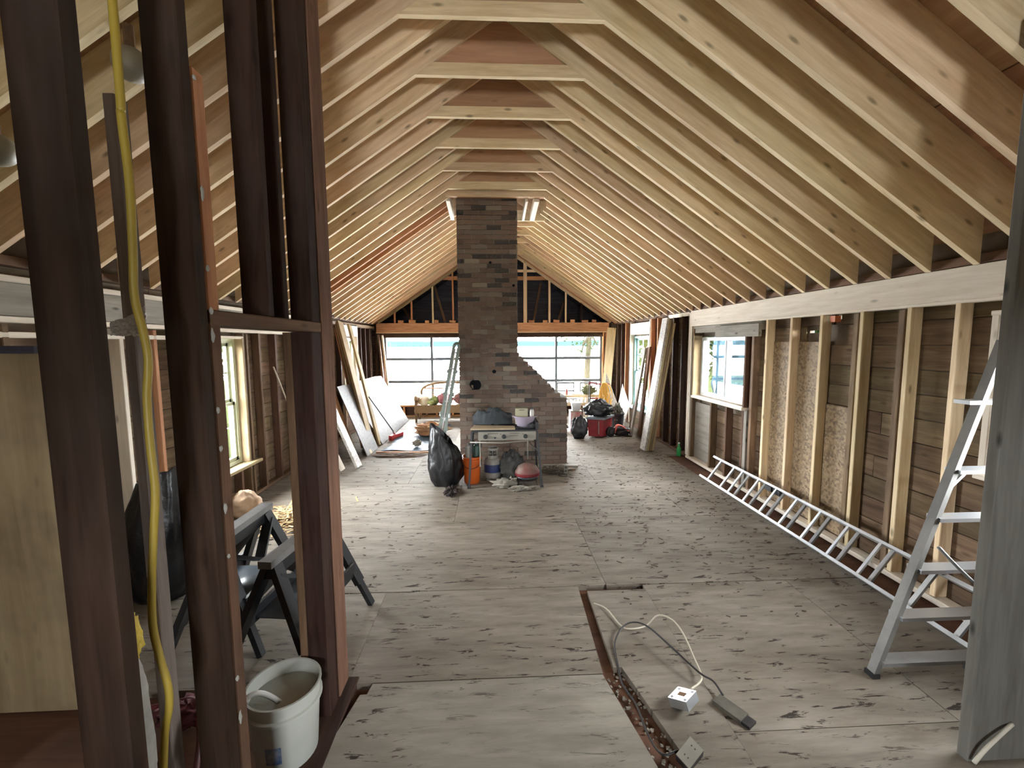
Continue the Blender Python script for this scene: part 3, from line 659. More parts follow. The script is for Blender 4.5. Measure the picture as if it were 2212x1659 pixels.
tree('garden_tree', 'tall loose tree outside the teal window', (6.9, 15.5, -.6), 5.5, .16, [((6.3, 15.2, 1.2), (1.1, 1.3, 1.4)), ((6.8, 16.8, 2.6), (1.4, 1.6, 1.9)), ((6.5, 14.6, 4.2), (1.3, 1.6, 1.2))], 5000, M_leafy, .11, gd)
tree('garden_tree', 'low green shrub beside the blue tarp outside', (8.2, 8.2, -.6), 2.2, .1, [((8.2, 8.4, .5), (1.2, 1.6, 1.0)), ((8.6, 10, .6), (1, 1.2, 1.2))], 4500, M_leafy, .09, gd)
tree('garden_tree', 'sunny yellow green tree outside the near right window', (7.0, 3.6, -.6), 4.0, .13, [((6.2, 3.4, 1.5), (1, 1.5, 1.5)), ((6.6, 5.0, 2.6), (1.2, 1.5, 1.4))], 4500, M_leafy, .1, gd)
for i, (x, y, lb) in enumerate(((11.0, 7.5, 'dark evergreen beyond the blue tarp, nearest the house front'), (11.0, 11.5, 'dark evergreen filling the view of the sliding window'), (10.5, 15.5, 'dark evergreen beyond the blue tarp, towards the lake'))):
    tree('evergreen_tree', lb, (x, y, -.6), 7.5, .2, [((x-.6, y, .6), (1.4, 2.2, 1.5)), ((x-.3, y, 2.6), (1.6, 2.2, 1.6)), ((x, y, 4.8), (1.4, 2.0, 1.7)), ((x, y, 6.6), (1.0, 1.4, 1.3))], 7000, M_leaf, .2, gd)
gl = 'trees along the left side of the house'
tree('garden_tree', 'sunlit tree outside the left wall window', (-6.6, 8.2, -.6), 4.2, .14, [((-6.3, 7.6, 1.4), (1.0, 1.5, 1.7)), ((-6.8, 9.4, 2.2), (1.1, 1.4, 1.6))], 4500, M_leafy, .1, gl)
tree('garden_tree', 'green tree outside the far left window', (-6.4, 14.5, -.6), 4.6, .14, [((-6.1, 14.0, 1.4), (1.0, 1.6, 1.8)), ((-6.6, 16, 2.6), (1.2, 1.5, 1.6))], 3500, M_leaf, .11, gl)
tag(sheet('blue_tarp', lambda u, v: (4.9+.5*u+.10*fbm((u*4, v*5, 2))+.05*math.sin(v*22+3*fbm((u*3, v*2, 9))), 7.2+u*3.0, -.55+v*(2.75+.35*math.sin(u*6))), 60, 60, plain('blue_tarp', (.013, .024, .030), .6, spec=0.0, c2=(.0065, .0135, .020), nscale=5)), 'crumpled light blue tarp hung outside the sliding window', 'tarp')

# ================================================================== CHIMNEY
CY = 6.20
chim = root('brick_chimney', (.3, CY+.38, 0), 'tall sooty brick chimney with a sloping stepped shoulder in the room middle', 'chimney')
def rightx(z):
    if z < .97: return 1.108
    if z < 1.645: return 1.06-(z-.97)*(1.06-.385)/(1.645-.97)
    return .377
LXC = -.49
core = [(LXC+.012, -.12), (1.09, -.12), (1.09, .95), (1.02, .97), (.36, 1.62), (.36, 4.75), (LXC+.012, 4.75)]
MB().prism(core, lambda a, b: (a, CY+.012, b), lambda a, b: (a, CY+.70, b)).build('mortar_core', M_mortar, chim)
CH, BL, BH = .0667, .2125, .0575
_bm = []
for k in range(8):
    hx, hy, hz = .5, .5, .5; j = lambda: random.uniform(-.035, .035)
    v = [(sx*hx+j()*.4, sy*hy+j()*.3, sz*hz+j()) for sz in (-1, 1) for sx, sy in ((-1, -1), (1, -1), (1, 1), (-1, 1))]
    me = bpy.data.meshes.new('brick'); me.from_pydata(v, [], BOXF); me.update(); me.materials.append(M_brick); _bm.append(me)
allb = []
nc = int(4.6/CH)
for r in range(-1, nc):
    z = r*CH+CH/2; xr = rightx(z); x = LXC+(0 if r % 2 else -BL/2)
    while x < xr-.02:
        a, b = max(x, LXC), min(x+BL, xr)
        if b-a > .04: allb.append((z, a, b-.0095))
        x += BL
hole = (-.256, 1.198, .062)
vis = [q for q in allb if q[0] < 3.85 and not (math.hypot((q[1]+q[2])/2-hole[0], q[0]-hole[1]) < .09)]
behind = lambda q: (-.35 < q[1] and q[2] < .62 and q[0] < .42)
vis.sort(key=lambda q: (behind(q), -(q[2]-q[1])))
parts = set(map(tuple, vis[:300]))
rest = MB()
for (z, a, b) in allb:
    if math.hypot((a+b)/2-hole[0], z-hole[1]) < .09: continue
    dy = random.uniform(-.006, .006); th = .10
    if (z, a, b) in parts:
        o = bpy.data.objects.new('brick', random.choice(_bm)); COL.objects.link(o)
        o.location = ((a+b)/2, CY+th/2-.003+dy, z+random.uniform(-.002, .002)); o.scale = (b-a, th, BH*random.uniform(.95, 1.04)); o.rotation_euler = (0, random.uniform(-.012, .012), random.uniform(-.012, .012))
        adopt(o, chim)
    else: rest.box(a, b, CY-.003+dy, CY+th, z-BH/2, z+BH/2)
# sides and shoulder end
for r in range(-1, nc):
    z = r*CH+CH/2
    for side in (0, 1):
        y = CY+.10+(0 if r % 2 else -.08)
        while y < CY+.70:
            a, b = max(y, CY+.104), min(y+BL-.0095, CY+.71)
            if b-a > .03:
                xs_ = LXC if side == 0 else rightx(z); e = random.uniform(-.004, .004)
                if side == 0: rest.box(xs_+e, xs_+.09, a, b, z-BH/2, z+BH/2)
                else: rest.box(xs_-.09, xs_+e-.005, a, b, z-BH/2, z+BH/2)
            y += BL
o = rest.build('brick_courses', M_brick, chim); o['kind'] = 'stuff'
# flue thimble, a short open pipe
m = MB(); n = 20
for k in range(n):
    a0, a1 = 2*math.pi*k/n, 2*math.pi*(k+1)/n
    P_ = lambda a, r, y: (hole[0]+r*math.cos(a), y, hole[1]+r*math.sin(a))
    m.add([P_(a0, .062, CY-.008), P_(a1, .062, CY-.008), P_(a1, .062, CY+.011), P_(a0, .062, CY+.011)], [(0, 1, 2, 3)])
    m.add([P_(a0, .062, CY-.008), P_(a1, .062, CY-.008), P_(a1, .085, CY-.004), P_(a0, .085, CY-.004)], [(3, 2, 1, 0)])
    m.add([P_(a0, .0, CY+.010), P_(a0, .062, CY+.010), P_(a1, .062, CY+.010)], [(0, 1, 2)])
m.build('flue_hole', plain('soot', (.008, .008, .01), .95, spec=.05), chim)
for x, z, r in ((.02, 1.395, .028), (.31, 2.63, .02), (-.02, 2.95, .018)): MB().lathe([(r, 0), (r*.8, .01)], (0, 0, 0), 12, M=Matrix.Rotation(H, 3, 'X')).build('pock', bpy.data.materials['soot'], chim).location = (x, CY-.002, z)

# ================================================================== AROUND THE STOVE
M_black = plain('black_plastic_bag', (.007, .007, .008), .36, spec=.5, bump=.5, bscale=9)
M_blackm = plain('black_steel', (.02, .02, .022), .45)
M_creamp = plain('cream_panel', (.27, .255, .215), .5, nz=.15)
def cyl(a, b, r, n=12): return MB().tube([a, b], r, n)
st = root('camp_stove', (.17, 5.45, 0), 'freestanding three burner camp stove in front of the chimney', 'stove')
SX0, SX1, SY0, SY1, SZ = -.27, .55, 5.22, 5.68, .72
MB().box(SX0, SX1, SY0+.02, SY1, SZ-.03, SZ).build('body', M_blackm, st)
fp = MB().box(SX0+.08, SX1-.02, SY0, SY0+.02, .60, .705).build('control_panel', M_creamp, st)
for x in (SX0+.17, .13, .40): MB().lathe([(.028, 0), (.028, .008), (.018, .012), (.016, .03)], (0, 0, 0), 16, M=Matrix.Rotation(H, 3, 'X')).build('knob', M_blackm, fp).location = (x, SY0, .645)
MB().lathe([(.012, 0), (.012, .012)], (0, 0, 0), 12, M=Matrix.Rotation(H, 3, 'X')).build('igniter', M_blackm, fp).location = (.02, SY0, .63)
for x in (SX0+.205, .09, .37): MB().lathe([(.006, 0), (.006, .003)], (0, 0, 0), 10, M=Matrix.Rotation(H, 3, 'X')).build('mark', M_blackm, fp).location = (x, SY0, .675)
M_ink = plain('printed_ink', (.06, .055, .05), .6)
for x0, x1, z, hh in ((-.07, .06, .683, .010), (.20, .32, .683, .009), (.20, .31, .66, .005), (.20, .31, .65, .005)):
    p = MB(); x = x0
    while x < x1: wl_ = random.uniform(.004, .008); p.box(x, x+wl_, SY0-.0012, SY0, z-hh/2, z+hh/2); x += wl_+.003
    p.build('lettering', M_ink, fp)
MB().tube([(SX0-.02, SY0-.03, .585), (.1, SY0-.05, .575), (SX1-.05, SY0-.03, .60)], .008, 8).build('front_rail', M_creamp, st, True)
for x0, x1 in ((SX0, SX0-.04), (SX1, SX1+.05)):
    for y0, y1 in ((SY0+.03, SY0-.04), (SY1-.03, SY1+.05)):
        lg = MB().bar((x0, y0, SZ-.02), (x1, y1, .02), .025, .025).build('leg', M_blackm, st)
        MB().box(x1-.02, x1+.02, y1-.02, y1+.02, 0, .03).build('foot', M_blackm, lg)
for x, y in ((SX0+.1, 5.3), (.46, 5.62)): cyl((x, y, .24), (x, y, .6), .008, 8).build('gas_pipe', M_creamp, st)
MB().tube(smoothpath([(.46, 5.5, .58), (.48, 5.42, .5), (.56, 5.32, .44), (.60, 5.3, .40)]), .008, 8).build('hose', M_blackm, st, True)
for y in (SY0+.12, SY0+.24, SY0+.36): MB().bar((SX0+.03, y, SZ+.008), (SX1-.03, y, SZ+.008), .012, .012).build('grate_bar', M_blackm, st)
MB().box(SX1-.02, SX1+.02, SY0+.05, SY1, SZ, SZ+.09).build('wind_screen', M_blackm, st)
tag(MB().prism([(-.285, 5.20), (.27, 5.19), (.268, 5.36), (-.25, 5.45)], lambda a, b: (a, b, .735+(.0)), lambda a, b: (a, b, .752)).build('cutting_board', plain('cream_board', (.42, .34, .225), .5, nz=.15)), 'cream board lying across the left of the camp stove', 'board')
tb = root('plastic_basin', (.405, 5.40, .735), 'pale lilac plastic basin on the right of the camp stove', 'basin')
m = MB().lathe([(.085, 0), (.1, .01), (.125, .1), (.145, .13), (.152, .132), (.152, .14), (.14, .14), (.118, .1), (.09, .016), (.0, .016)], (0, 0, 0), 28, sx=1.0, sy=.75)
mesh('bowl', [v+Vector((.405, 5.40, .735)) for v in m.v], m.f, plain('lilac_plastic', (.32, .275, .34), .4), tb, True, 40)
for s in (-1, 1): MB().bar((.405+s*.15, 5.36, .868), (.405+s*.15, 5.44, .868), .03, .008).build('handle', bpy.data.materials['lilac_plastic'], tb)
ct = root('paper_carton', (.36, 5.44, .76), 'cream carton with dark print standing in the lilac basin', 'carton')
o = MB().box(.285, .445, 5.41, 5.47, .76, .965).build('carton_body', plain('cream_card', (.40, .38, .265), .6), ct)
p = MB(); x = .335
while x < .395: p.box(x, x+.006, 5.4085, 5.41, .94, .95); x += .0085
p.build('lettering', M_ink, ct)
j = root('glass_jar', (.50, 5.43, .76), 'small clear jar standing in the lilac basin', 'jar'); MB().lathe([(.03, 0), (.032, .16), (.024, .19)], (.50, 5.43, .76), 16).build('jar_body', plain('dusty_glass', (.42, .40, .36), .2), j, True, 40); MB().lathe([(.026, 0), (.026, .02)], (.50, 5.43, .95), 16).build('lid', M_ink, j)
tag(sheet('folded_tarp', lambda u, v: (-.27+.52*u, 5.50+.16*v-.05*math.sin(3.1*u), .755+.20*math.sin(math.pi*min(1, v*1.15))*(.55+.45*math.sin(math.pi*u))*(1+.35*fbm((u*4, v*3, 4)))+.012*fbm((u*11, v*9, 1))), 40, 26, plain('slate_cloth', (.026, .034, .04), .7, nz=.4)), 'dark slate tarp folded on the back of the camp stove', 'tarp')
tag(blob('work_glove', (.50, 5.30, .735), (.05, .04, .03), plain('black_cloth', (.02, .02, .022), .8), amp=.5, seed=8, nu=24, nv=16), 'black glove heaped at the right end of the camp stove', 'glove')
# orange bucket, canisters, propane
ob = root('orange_bucket', (-.285, 5.43, 0), 'bright orange plastic bucket between bag and propane tank', 'bucket')
M_orange = plain('orange_plastic', (.52, .10, .012), .4)
MB().lathe([(.095, 0), (.1, .01), (.118, .33), (.125, .335), (.125, .35), (.118, .352), (.112, .34), (.095, .03), (0, .03)], (-.285, 5.43, 0), 28).build('bucket_body', M_orange, ob, True, 40)
MB().lathe([(.119, 0), (.129, .004), (.129, .016), (.119, .02)], (-.285, 5.43, .305), 28).build('rim', M_orange, ob, True, 40)
MB().tube([(-.285+.127*math.cos(a), 5.43+.127*math.sin(a)*.98, .31-.1*math.sin(math.pi*k/10)) for k, a in ((k, math.pi+math.pi*k/10) for k in range(11))], .004, 6).build('bail', M_blackm, ob, True)
sc_ = root('spray_can', (-.335, 5.42, .035), 'silver spray can standing in the orange bucket', 'can')
MB().lathe([(.032, 0), (.032, .44), (.02, .465), (.012, .467), (.012, .49)], (-.335, 5.42, .035), 16).build('can_body', M_creamp, sc_, True, 40); MB().lathe([(.034, 0), (.034, .008)], (-.335, 5.42, .47), 16).build('rim', M_galv, sc_)
gc = root('gas_canister', (-.23, 5.47, .035), 'dark green gas canister standing in the orange bucket', 'canister')
MB().lathe([(.045, 0), (.05, .02), (.05, .40), (.035, .44), (.015, .45), (.015, .47)], (-.23, 5.47, .035), 18).build('canister_body', plain('dark_green_paint', (.02, .06, .045), .4), gc, True, 40); MB().lathe([(.013, 0), (.013, .03)], (-.23, 5.47, .50), 10).build('valve', M_galv, gc)
pt = root('propane_tank', (-.015, 5.50, 0), 'dusty white propane tank with a blue label under the camp stove', 'tank')
M_tank = plain('dusty_white_paint', (.28, .265, .235), .5, nz=.3)
MB().lathe([(.05, .03), (.1, .05), (.112, .09), (.113, .25), (.1, .29), (.06, .32), (.03, .325)], (-.015, 5.50, 0), 28).build('tank_body', M_tank, pt, True, 40)
MB().lathe([(.085, 0), (.085, .05), (.08, .05), (.08, 0)], (-.015, 5.50, 0), 24).build('foot_ring', M_tank, pt, True, 40)
MB().lathe([(.114, .125), (.115, .13), (.115, .225), (.114, .23)], (-.015, 5.50, 0), 28).build('label_band', plain('blue_label', (.02, .035, .12), .5, nz=.4, nscale=14), pt, True, 40)
cr = MB()
for k in range(9): 
    a0, a1 = -2.5+k*.55, -2.5+(k+1)*.55
    for z0, z1 in ((.30, .345), (.41, .44)): cr.bar((-.015+.075*math.cos(a0), 5.50+.075*math.sin(a0), (z0+z1)/2), (-.015+.075*math.cos(a1), 5.50+.075*math.sin(a1), (z0+z1)/2), .006, z1-z0)
for a in (-2.3, -1.57, -.7, .6, 1.8): cr.bar((-.015+.075*math.cos(a), 5.50+.075*math.sin(a), .34), (-.015+.075*math.cos(a), 5.50+.075*math.sin(a), .42), .03, .006)
cr.build('collar', M_tank, pt); MB().lathe([(.015, .32), (.015, .37), (.03, .375), (.03, .40)], (-.015, 5.50, 0), 14).build('valve', M_blackm, pt)
tag(blob('grey_backpack', (.235, 5.46, 0), (.15, .13, .19), plain('grey_canvas', (.06, .057, .05), .9, c2=(.035, .034, .033), nscale=7), amp=.28, freq=3.2, seed=3, ridge=.9), 'slumped grey backpack under the camp stove', 'bag')
pg = root('portable_grill', (.43, 5.33, 0), 'small portable grill with a dusty red domed lid', 'grill')
m = MB().lathe([(.155, .11), (.16, .125), (.155, .17), (.12, .235), (.06, .265), (0, .27)], (.43, 5.33, 0), 28, sx=1.0, sy=.75); m.build('lid', plain('dusty_red_enamel', (.15, .115, .09), .6, c2=(.16, .03, .028), nscale=4), pg, True)
MB().lathe([(.157, .112), (.161, .12), (.158, .15), (.155, .15)], (.43, 5.33, 0), 28, sx=1.0, sy=.75).build('lid_band', plain('red_enamel', (.15, .014, .018), .45), pg, True, 40)
MB().lathe([(.07, .04), (.13, .06), (.152, .11)], (.43, 5.33, 0), 28, sx=1, sy=.75).build('fire_bowl', M_blackm, pg, True)
for s in (-1, 1): MB().tube([(.43+s*.13, 5.25, 0), (.43+s*.1, 5.27, .08), (.43+s*.1, 5.39, .08), (.43+s*.13, 5.41, 0)], .006, 6).build('leg', M_blackm, pg)
MB().box(.57, .60, 5.31, 5.35, .15, .17).build('latch', M_galv, pg)
M_rag = plain('dusty_rag', (.27, .245, .2), .9, nz=.35)
for i, (x, y, rx, ry, rz, lb) in enumerate(((.13, 5.20, .12, .06, .05, 'crumpled pale rag at the foot of the propane tank'), (.33, 5.08, .12, .05, .025, 'torn pale paper scrap on the floor before the grill'), (.22, 5.24, .07, .05, .05, 'small balled pale rag beside the portable grill'))):
    tag(blob('crumpled_rag', (x, y, 0), (rx, ry, rz), M_rag, amp=.7, freq=2.6, seed=20+i, nu=30, nv=18, smooth=i != 1), lb, 'rag')
# black bags
def sackshape(p, d):
    t = (d.z+1)/2; k = 1.0-.55*max(0, t-.5)*2*(.5+.5*math.sin(2*math.atan2(d.y, d.x)))
    return Vector((p.x*k-.05*max(0, t-.55), p.y*k, p.z))
def sack(name, c, w, dpt, h, top, lean, label, seed, mat=None):
    """standing open bin bag: pleated wall, rim sloping down to one side"""
    v = []; f = []; nu, nv = 56, 26; c = Vector(c)
    for jv in range(nv+1):
        t = jv/nv
        for iu in range(nu):
            a = 2*math.pi*iu/nu; r = 1.0+.16*math.sin(math.pi*t)-.25*(t**3)
            k = r*(1+.10*math.sin(a*5+seed)*(1-t)*.5+.13*fbm((math.cos(a)*2, math.sin(a)*2, t*2.3+seed)))+.05*(.5-abs(fbm((math.cos(a)*4, math.sin(a)*4, t*3+seed*2)))*2)
            if t < .12: k *= .78+.22*t/.12
            zz = h*t*(1-top*(.5+.5*math.cos(a))*t)
            v.append(c+Vector((math.cos(a)*w*k+lean*t*t, math.sin(a)*dpt*k, max(0, zz+.02*fbm((a, t*4, seed))*t))))
    for jv in range(nv):
        for iu in range(nu): f.append((jv*nu+iu, jv*nu+(iu+1) % nu, (jv+1)*nu+(iu+1) % nu, (jv+1)*nu+iu))
    b = len(v); v.append(c+Vector((lean*.7, 0, h*.5))); f += [(nv*nu+(i+1) % nu, nv*nu+i, b) for i in range(nu)]
    f.append(tuple(reversed(range(nu))))
    return tag(mesh(name, v, f, mat or M_black, None, True), label, 'bag')
sack('rubbish_bag', (-.62, 5.38, 0), .19, .17, .80, .36, -.03, 'large open black rubbish bag left of the camp stove', 2)
tag(blob('burnt_brush', (-.52, 5.02, 0), (.07, .14, .03), plain('charred_bristle', (.03, .02, .018), .95), amp=.8, freq=4, seed=41, nu=30, nv=14, smooth=False), 'dark bristly sweepings spilling from the big black bag', 'sweepings')
# outlet and board scraps at the chimney foot
tag(beam('board_scrap', (.72, 6.05, .02), (1.22, 6.0, .02), .06, .03, M_grey), 'thin board scrap lying along the chimney foot', 'board')
tag(beam('board_scrap', (.98, 5.78, .02), (1.13, 5.86, .02), .10, .03, M_old), 'short brown block lying by the chimney corner', 'board')
tag(blob('rubble_heap', (.88, 5.80, 0), (.16, .12, .035), M_mortar, amp=.7, freq=5, seed=9, smooth=False), 'small heap of mortar rubble at the chimney corner', 'rubble')
ou = root('wall_outlet', (.99, 5.68, 0), 'loose white outlet standing by the chimney corner', 'outlet'); MB().box(.965, 1.015, 5.67, 5.695, .02, .13).build('outlet_body', M_creamp, ou); MB().box(.975, 1.005, 5.666, 5.67, .085, .115).build('socket', M_ink, ou); MB().box(.975, 1.005, 5.666, 5.67, .035, .065).build('socket', M_ink, ou); MB().tube(smoothpath([(.97, 5.69, .03), (.92, 5.66, .015), (.88, 5.6, .01), (.97, 5.55, .008), (1.0, 5.6, .008)]), .005, 6).build('lead', M_blackm, ou, True)

# ladder leaning on the chimney's left side
la = root('folding_ladder', (-.72, 5.75, 0), 'grey green folding ladder leaning against the left chimney edge', 'ladder')
M_grn = plain('grey_green_aluminium', (.20, .235, .215), .4, metal=.35, nz=.2)
F0, F1 = Vector((-.80, 5.62, .02)), Vector((-.515, 6.12, 1.76)); dl = (F1-F0).normalized(); side = Vector((.66, -.75, 0)).normalized()*.062
for s in (-1, 1):
    rl = MB().bar(F0+side*s, F1+side*s, .045, .032, up=(0, 1, .2)).build('rail', M_grn, la)
    for t in (.36, .47, .62, .80): MB().bar(F0+side*s*1.35+(F1-F0)*(t-.012), F0+side*s*1.35+(F1-F0)*(t+.012), .05, .05, up=(0, 1, .2)).build('collar', M_grn, rl)
nr = 8
for k in range(nr):
    p = F0+(F1-F0)*(.05+.9*k/(nr-1)); MB().tube([p-side, p+side], .014, 8).build('rung', M_metal, la, True)
MB().tube([F1-side+dl*k_ for k_ in (-.02, .0)]+[F1-side*math.cos(a)+dl*.05*math.sin(a) for a in (.6, 1.2, 1.57, 1.95, 2.5)]+[F1+side], .022, 8).build('top_hinge', M_grn, la, True)
mid_ = (F0+F1)/2
for s in (-1, 1):
    MB().bar(F0+side*s*.35+Vector((.02, -.03, 0)), F1+side*s*.35+Vector((0, -.03, -.03)), .014, .02, up=(0, 1, .2)).build('inner_rail', M_galv, la)
    kn = MB().lathe([(.028, -.012), (.032, 0), (.028, .012)], (0, 0, 0), 14, M=Matrix.Rotation(H, 3, 'Y')).build('hinge_knob', M_vinyl, la, True); kn.location = F0+(F1-F0)*.46+side*s*1.7

# ================================================================== BACK OF THE ROOM, LEFT
M_wick = plain('wicker', (.30, .19, .09), .6, c2=(.18, .105, .05), nscale=40, bump=.6, bscale=60)
wk = root('wicker_settee', (-1.1, 9.95, 0), 'honey coloured wicker settee with an arched back under the picture window', 'settee')
WXa, WXb, WYa, WYb = -1.80, -.30, 9.72, 10.25
for x, y in ((WXa+.03, WYa+.03), (WXb-.03, WYa+.03), (WXa+.03, WYb-.03), (WXb-.03, WYb-.03)): MB().tube([(x, y, 0), (x, y, .14), (x, y, .3)], [.02, .03, .04], 10).build('leg', M_wick, wk, True)
MB().box(WXa, WXb, WYa, WYb, .22, .38).build('seat_apron', M_wick, wk); MB().box(WXa+.02, WXb-.02, WYa-.01, WYb-.04, .375, .405).build('seat', M_wick, wk)
for x in (WXa+.035, WXb-.035):
    MB().box(x-.035, x+.035, WYa+.02, WYb, .38, .56).build('arm_panel', M_wick, wk); MB().tube(smoothpath([(x, WYa-.005, .50), (x, WYa+.02, .575), (x, WYa+.15, .585), (x, WYb, .60)]), .045, 10).build('arm', M_wick, wk, True)
arch = [(WXa+.06+.0*k, WYb-.02, .58) for k in (0,)]+[((WXa+WXb)/2-math.cos(math.pi*k/16)*.68*(1 if k not in (0, 16) else 1), WYb+.02, .58+.30*math.sin(math.pi*k/16)**.6) for k in range(17)]
MB().tube(arch[1:], .03, 10).build('back_arch', M_wick, wk, True)
MB().bar((WXa+.14, WYb+.02, .74), (WXb-.14, WYb+.02, .74), .02, .025).build('back_band', M_red, wk)
for k in range(13):
    x = WXa+.17+k*(WXb-WXa-.34)/12; u_ = (x-(WXa+WXb)/2)/.68; zt = .58+.30*max(0.02, (1-u_*u_))**.3; MB().tube([(x, WYb, .40), (x+.02, WYb+.02, zt)], .007, 6).build('back_spindle', M_wick, wk)
for k in range(4): MB().bar((WXa+.1, WYb, .45+k*.055), (WXb-.1, WYb, .45+k*.055), .012, .02).build('back_weave', M_wick, wk)
MB().lathe([(.02, 0), (.03, .03), (.02, .05)], (-1.52, WYa, .17), 10).build('front_drop', M_old, wk, True)
tag(MB().lathe([(.16, 0), (.165, .008), (.09, .025), (.085, .08), (.05, .1), (0, .105)], (0, 0, 0), 28, M=Matrix.Rotation(.7, 3, 'X')).build('straw_hat', plain('straw', (.72, .62, .44), .7, nz=.2, nscale=40), None, True), 'straw hat lying on the left of the wicker settee', 'hat').location = (-1.58, 9.86, .50)
for i, (x, y, r, c, lb) in enumerate(((-1.36, 9.86, (.1, .08, .09), (.24, .30, .10), 'small green cushion on the wicker settee'), (-1.12, 9.88, (.19, .1, .12), (.42, .15, .17), 'faded pink patterned cushion on the wicker settee'), (-1.42, 9.76, (.09, .05, .05), (.40, .44, .16), 'lime green gourd on the front edge of the wicker settee'), (-.75, 9.93, (.17, .11, .12), (.30, .14, .13), 'dull red cushion at the right of the wicker settee'))):
    tag(blob('seat_cushion' if i != 2 else 'green_gourd', (x, y, .405), r, plain('cushion_cloth_%d' % i, c, .85, c2=tuple(q*.5 for q in c), nscale=9), amp=.18, freq=2, seed=50+i, nu=30, nv=20), lb, 'cushion' if i != 2 else 'gourd')
tag(sheet('floor_tarp', lambda u, v: (-1.90+.92*u+.05*math.sin(v*9)+(.12*v if u < .5 else 0), 7.1+2.3*v+.06*math.sin(u*7), .012+.016*abs(fbm((u*6, v*12, 3)))+.01*abs(fbm((u*15, v*30, 8)))), 40, 70, plain('pale_blue_tarp', (.05, .08, .115), .6, spec=.2, c2=(.075, .10, .13), nscale=3)), 'wrinkled pale blue tarp spread on the floor by the window', 'tarp')
tag(blob('canvas_heap', (-1.22, 8.35, .03), (.3, .24, .10), plain('tan_canvas', (.50, .30, .16), .9, c2=(.33, .17, .09), nscale=4), amp=.5, freq=3, seed=61, ridge=1.0), 'heap of tan canvas on the blue floor tarp', 'canvas')
tag(blob('paper_ball', (-1.33, 7.35, .03), (.065, .05, .05), M_rag, amp=.5, freq=3, seed=62, nu=24, nv=16), 'balled paper near the front of the blue tarp', 'paper')
tag(beam('floor_strip', (-1.95, 7.03, .012), (-.98, 6.98, .012), .05, .02, M_red), 'thin reddish strip along the front edge of the blue tarp', 'strip')
tag(blob('veneer_scraps', (-1.55, 6.85, 0), (.34, .1, .012), M_old, amp=.9, freq=6, seed=63, smooth=False), 'torn brown floor veneer before the blue tarp', 'scraps')['kind'] = 'stuff'
# OSB stack and broom
SLN = math.atan2(.62, 1.08)
for k in range(6):
    off = k*.022; z0 = .002; Lh = 1.22
    foot = Vector((-1.985-off-.011, 0, z0)); d = Vector((-math.sin(SLN), 0, math.cos(SLN)))
    c = foot+d*Lh/2+Vector((0, (7.62+10.02)/2+random.uniform(-.05, .03)-k*.015, 0))
    c.z += .006
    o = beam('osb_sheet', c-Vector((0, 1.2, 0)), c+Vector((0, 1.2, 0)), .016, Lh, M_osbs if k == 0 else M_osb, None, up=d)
    nm = ['outermost pale board of the stack leaning on the left wall', 'second board in from the room of the leaning left stack', 'third board in from the room of the leaning left stack', 'fourth board in from the room of the leaning left stack', 'fifth board in from the room of the leaning left stack', 'innermost board of the stack leaning on the left wall'][k]
    tag(o, nm, 'board', 'boards stacked against the left wall')
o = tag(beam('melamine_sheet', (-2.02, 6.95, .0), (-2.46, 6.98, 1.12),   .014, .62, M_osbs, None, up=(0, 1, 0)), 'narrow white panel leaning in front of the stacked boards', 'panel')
o.location.y += .12; o.location.z += .01
br = root('push_broom', (-1.84, 8.1, 0), 'push broom with a red head by the stacked boards', 'broom')
MB().bar((-1.93, 7.92, .07), (-1.79, 8.28, .07), .07, .05).build('head', plain('red_broom', (.55, .03, .03), .6), br); MB().bar((-1.93, 7.92, .025), (-1.79, 8.28, .025), .06, .05).build('bristles', plain('dark_red_bristle', (.35, .03, .03), .9), br)
MB().tube([(-1.87, 8.08, .09), (-2.24, 7.72, .86)], .011, 8).build('handle', M_blackm, br); MB().tube([(-1.87, 8.08, .08), (-1.905, 8.045, .16)], .02, 8).build('socket', M_galv, br)
# lumber leaning on the left wall
GL = 'lumber leaning against the left wall'
def lean(fx, fy, tx, ty, tz, w, t, mat, label, grp, fz=.012, up=None):
    a = Vector((fx, fy, fz)); b = Vector((tx, ty, tz)); d = (b-a).normalized()
    wd = Vector(up or (0, 1, 0)); wd = (wd-d*wd.dot(d)).normalized()
    o = beam('leaning_plank', a, b, t, w, mat, None, up=wd); return tag(o, label, 'plank', grp)
for k in range(5):
    lean(-2.07-.043*k, 7.24+.03*k, -2.68-.024*k, 7.66+.04*k, 2.2-.03*k, .235, .038, [M_ply, M_board, M_ply, M_board, M_red][k], ['long tan plank nearest the room in the tall left lumber pile', 'second plank in from the room of the tall left lumber pile', 'third plank in from the room of the tall left lumber pile', 'fourth plank in from the room of the tall left lumber pile', 'reddish plank against the wall in the tall left lumber pile'][k], GL)
lean(-2.03, 7.55, -2.66, 8.1, 2.16, .14, .038, M_ply, 'narrow plank behind the tall left lumber pile', GL)
for k in range(3): lean(-2.20-.04*k, 6.72+.05*k, -2.74-.02*k, 6.86+.05*k, 1.72+.05*k, .14, .025, M_red, ['slim red brown board nearest the room by the partition', 'middle slim red brown board by the partition', 'slim red brown board nearest the wall by the partition'][k], GL)
lean(-1.98, 6.20, -2.62, 6.32, 1.5, .20, .035, M_osbl, 'short grey white plank with its foot nearest the partition post', GL)
lean(-2.16, 6.05, -2.70, 6.08, 1.3, .12, .03, M_pale, 'stub of pale plank half hidden by the partition post', GL)
lean(-2.02, 6.98, -2.30, 6.95, .62, .09, .02, M_pine, 'short pine offcut leaning at the foot of the red boards', GL)
for k in range(2): lean(-2.52+.10*k, 10.15, -2.74+.09*k, 10.42, 2.03-.02*k, .09, .035, [M_old, M_pine][k], ['dark narrow board in the far left corner', 'yellow pine board in the far left corner'][k], GL)

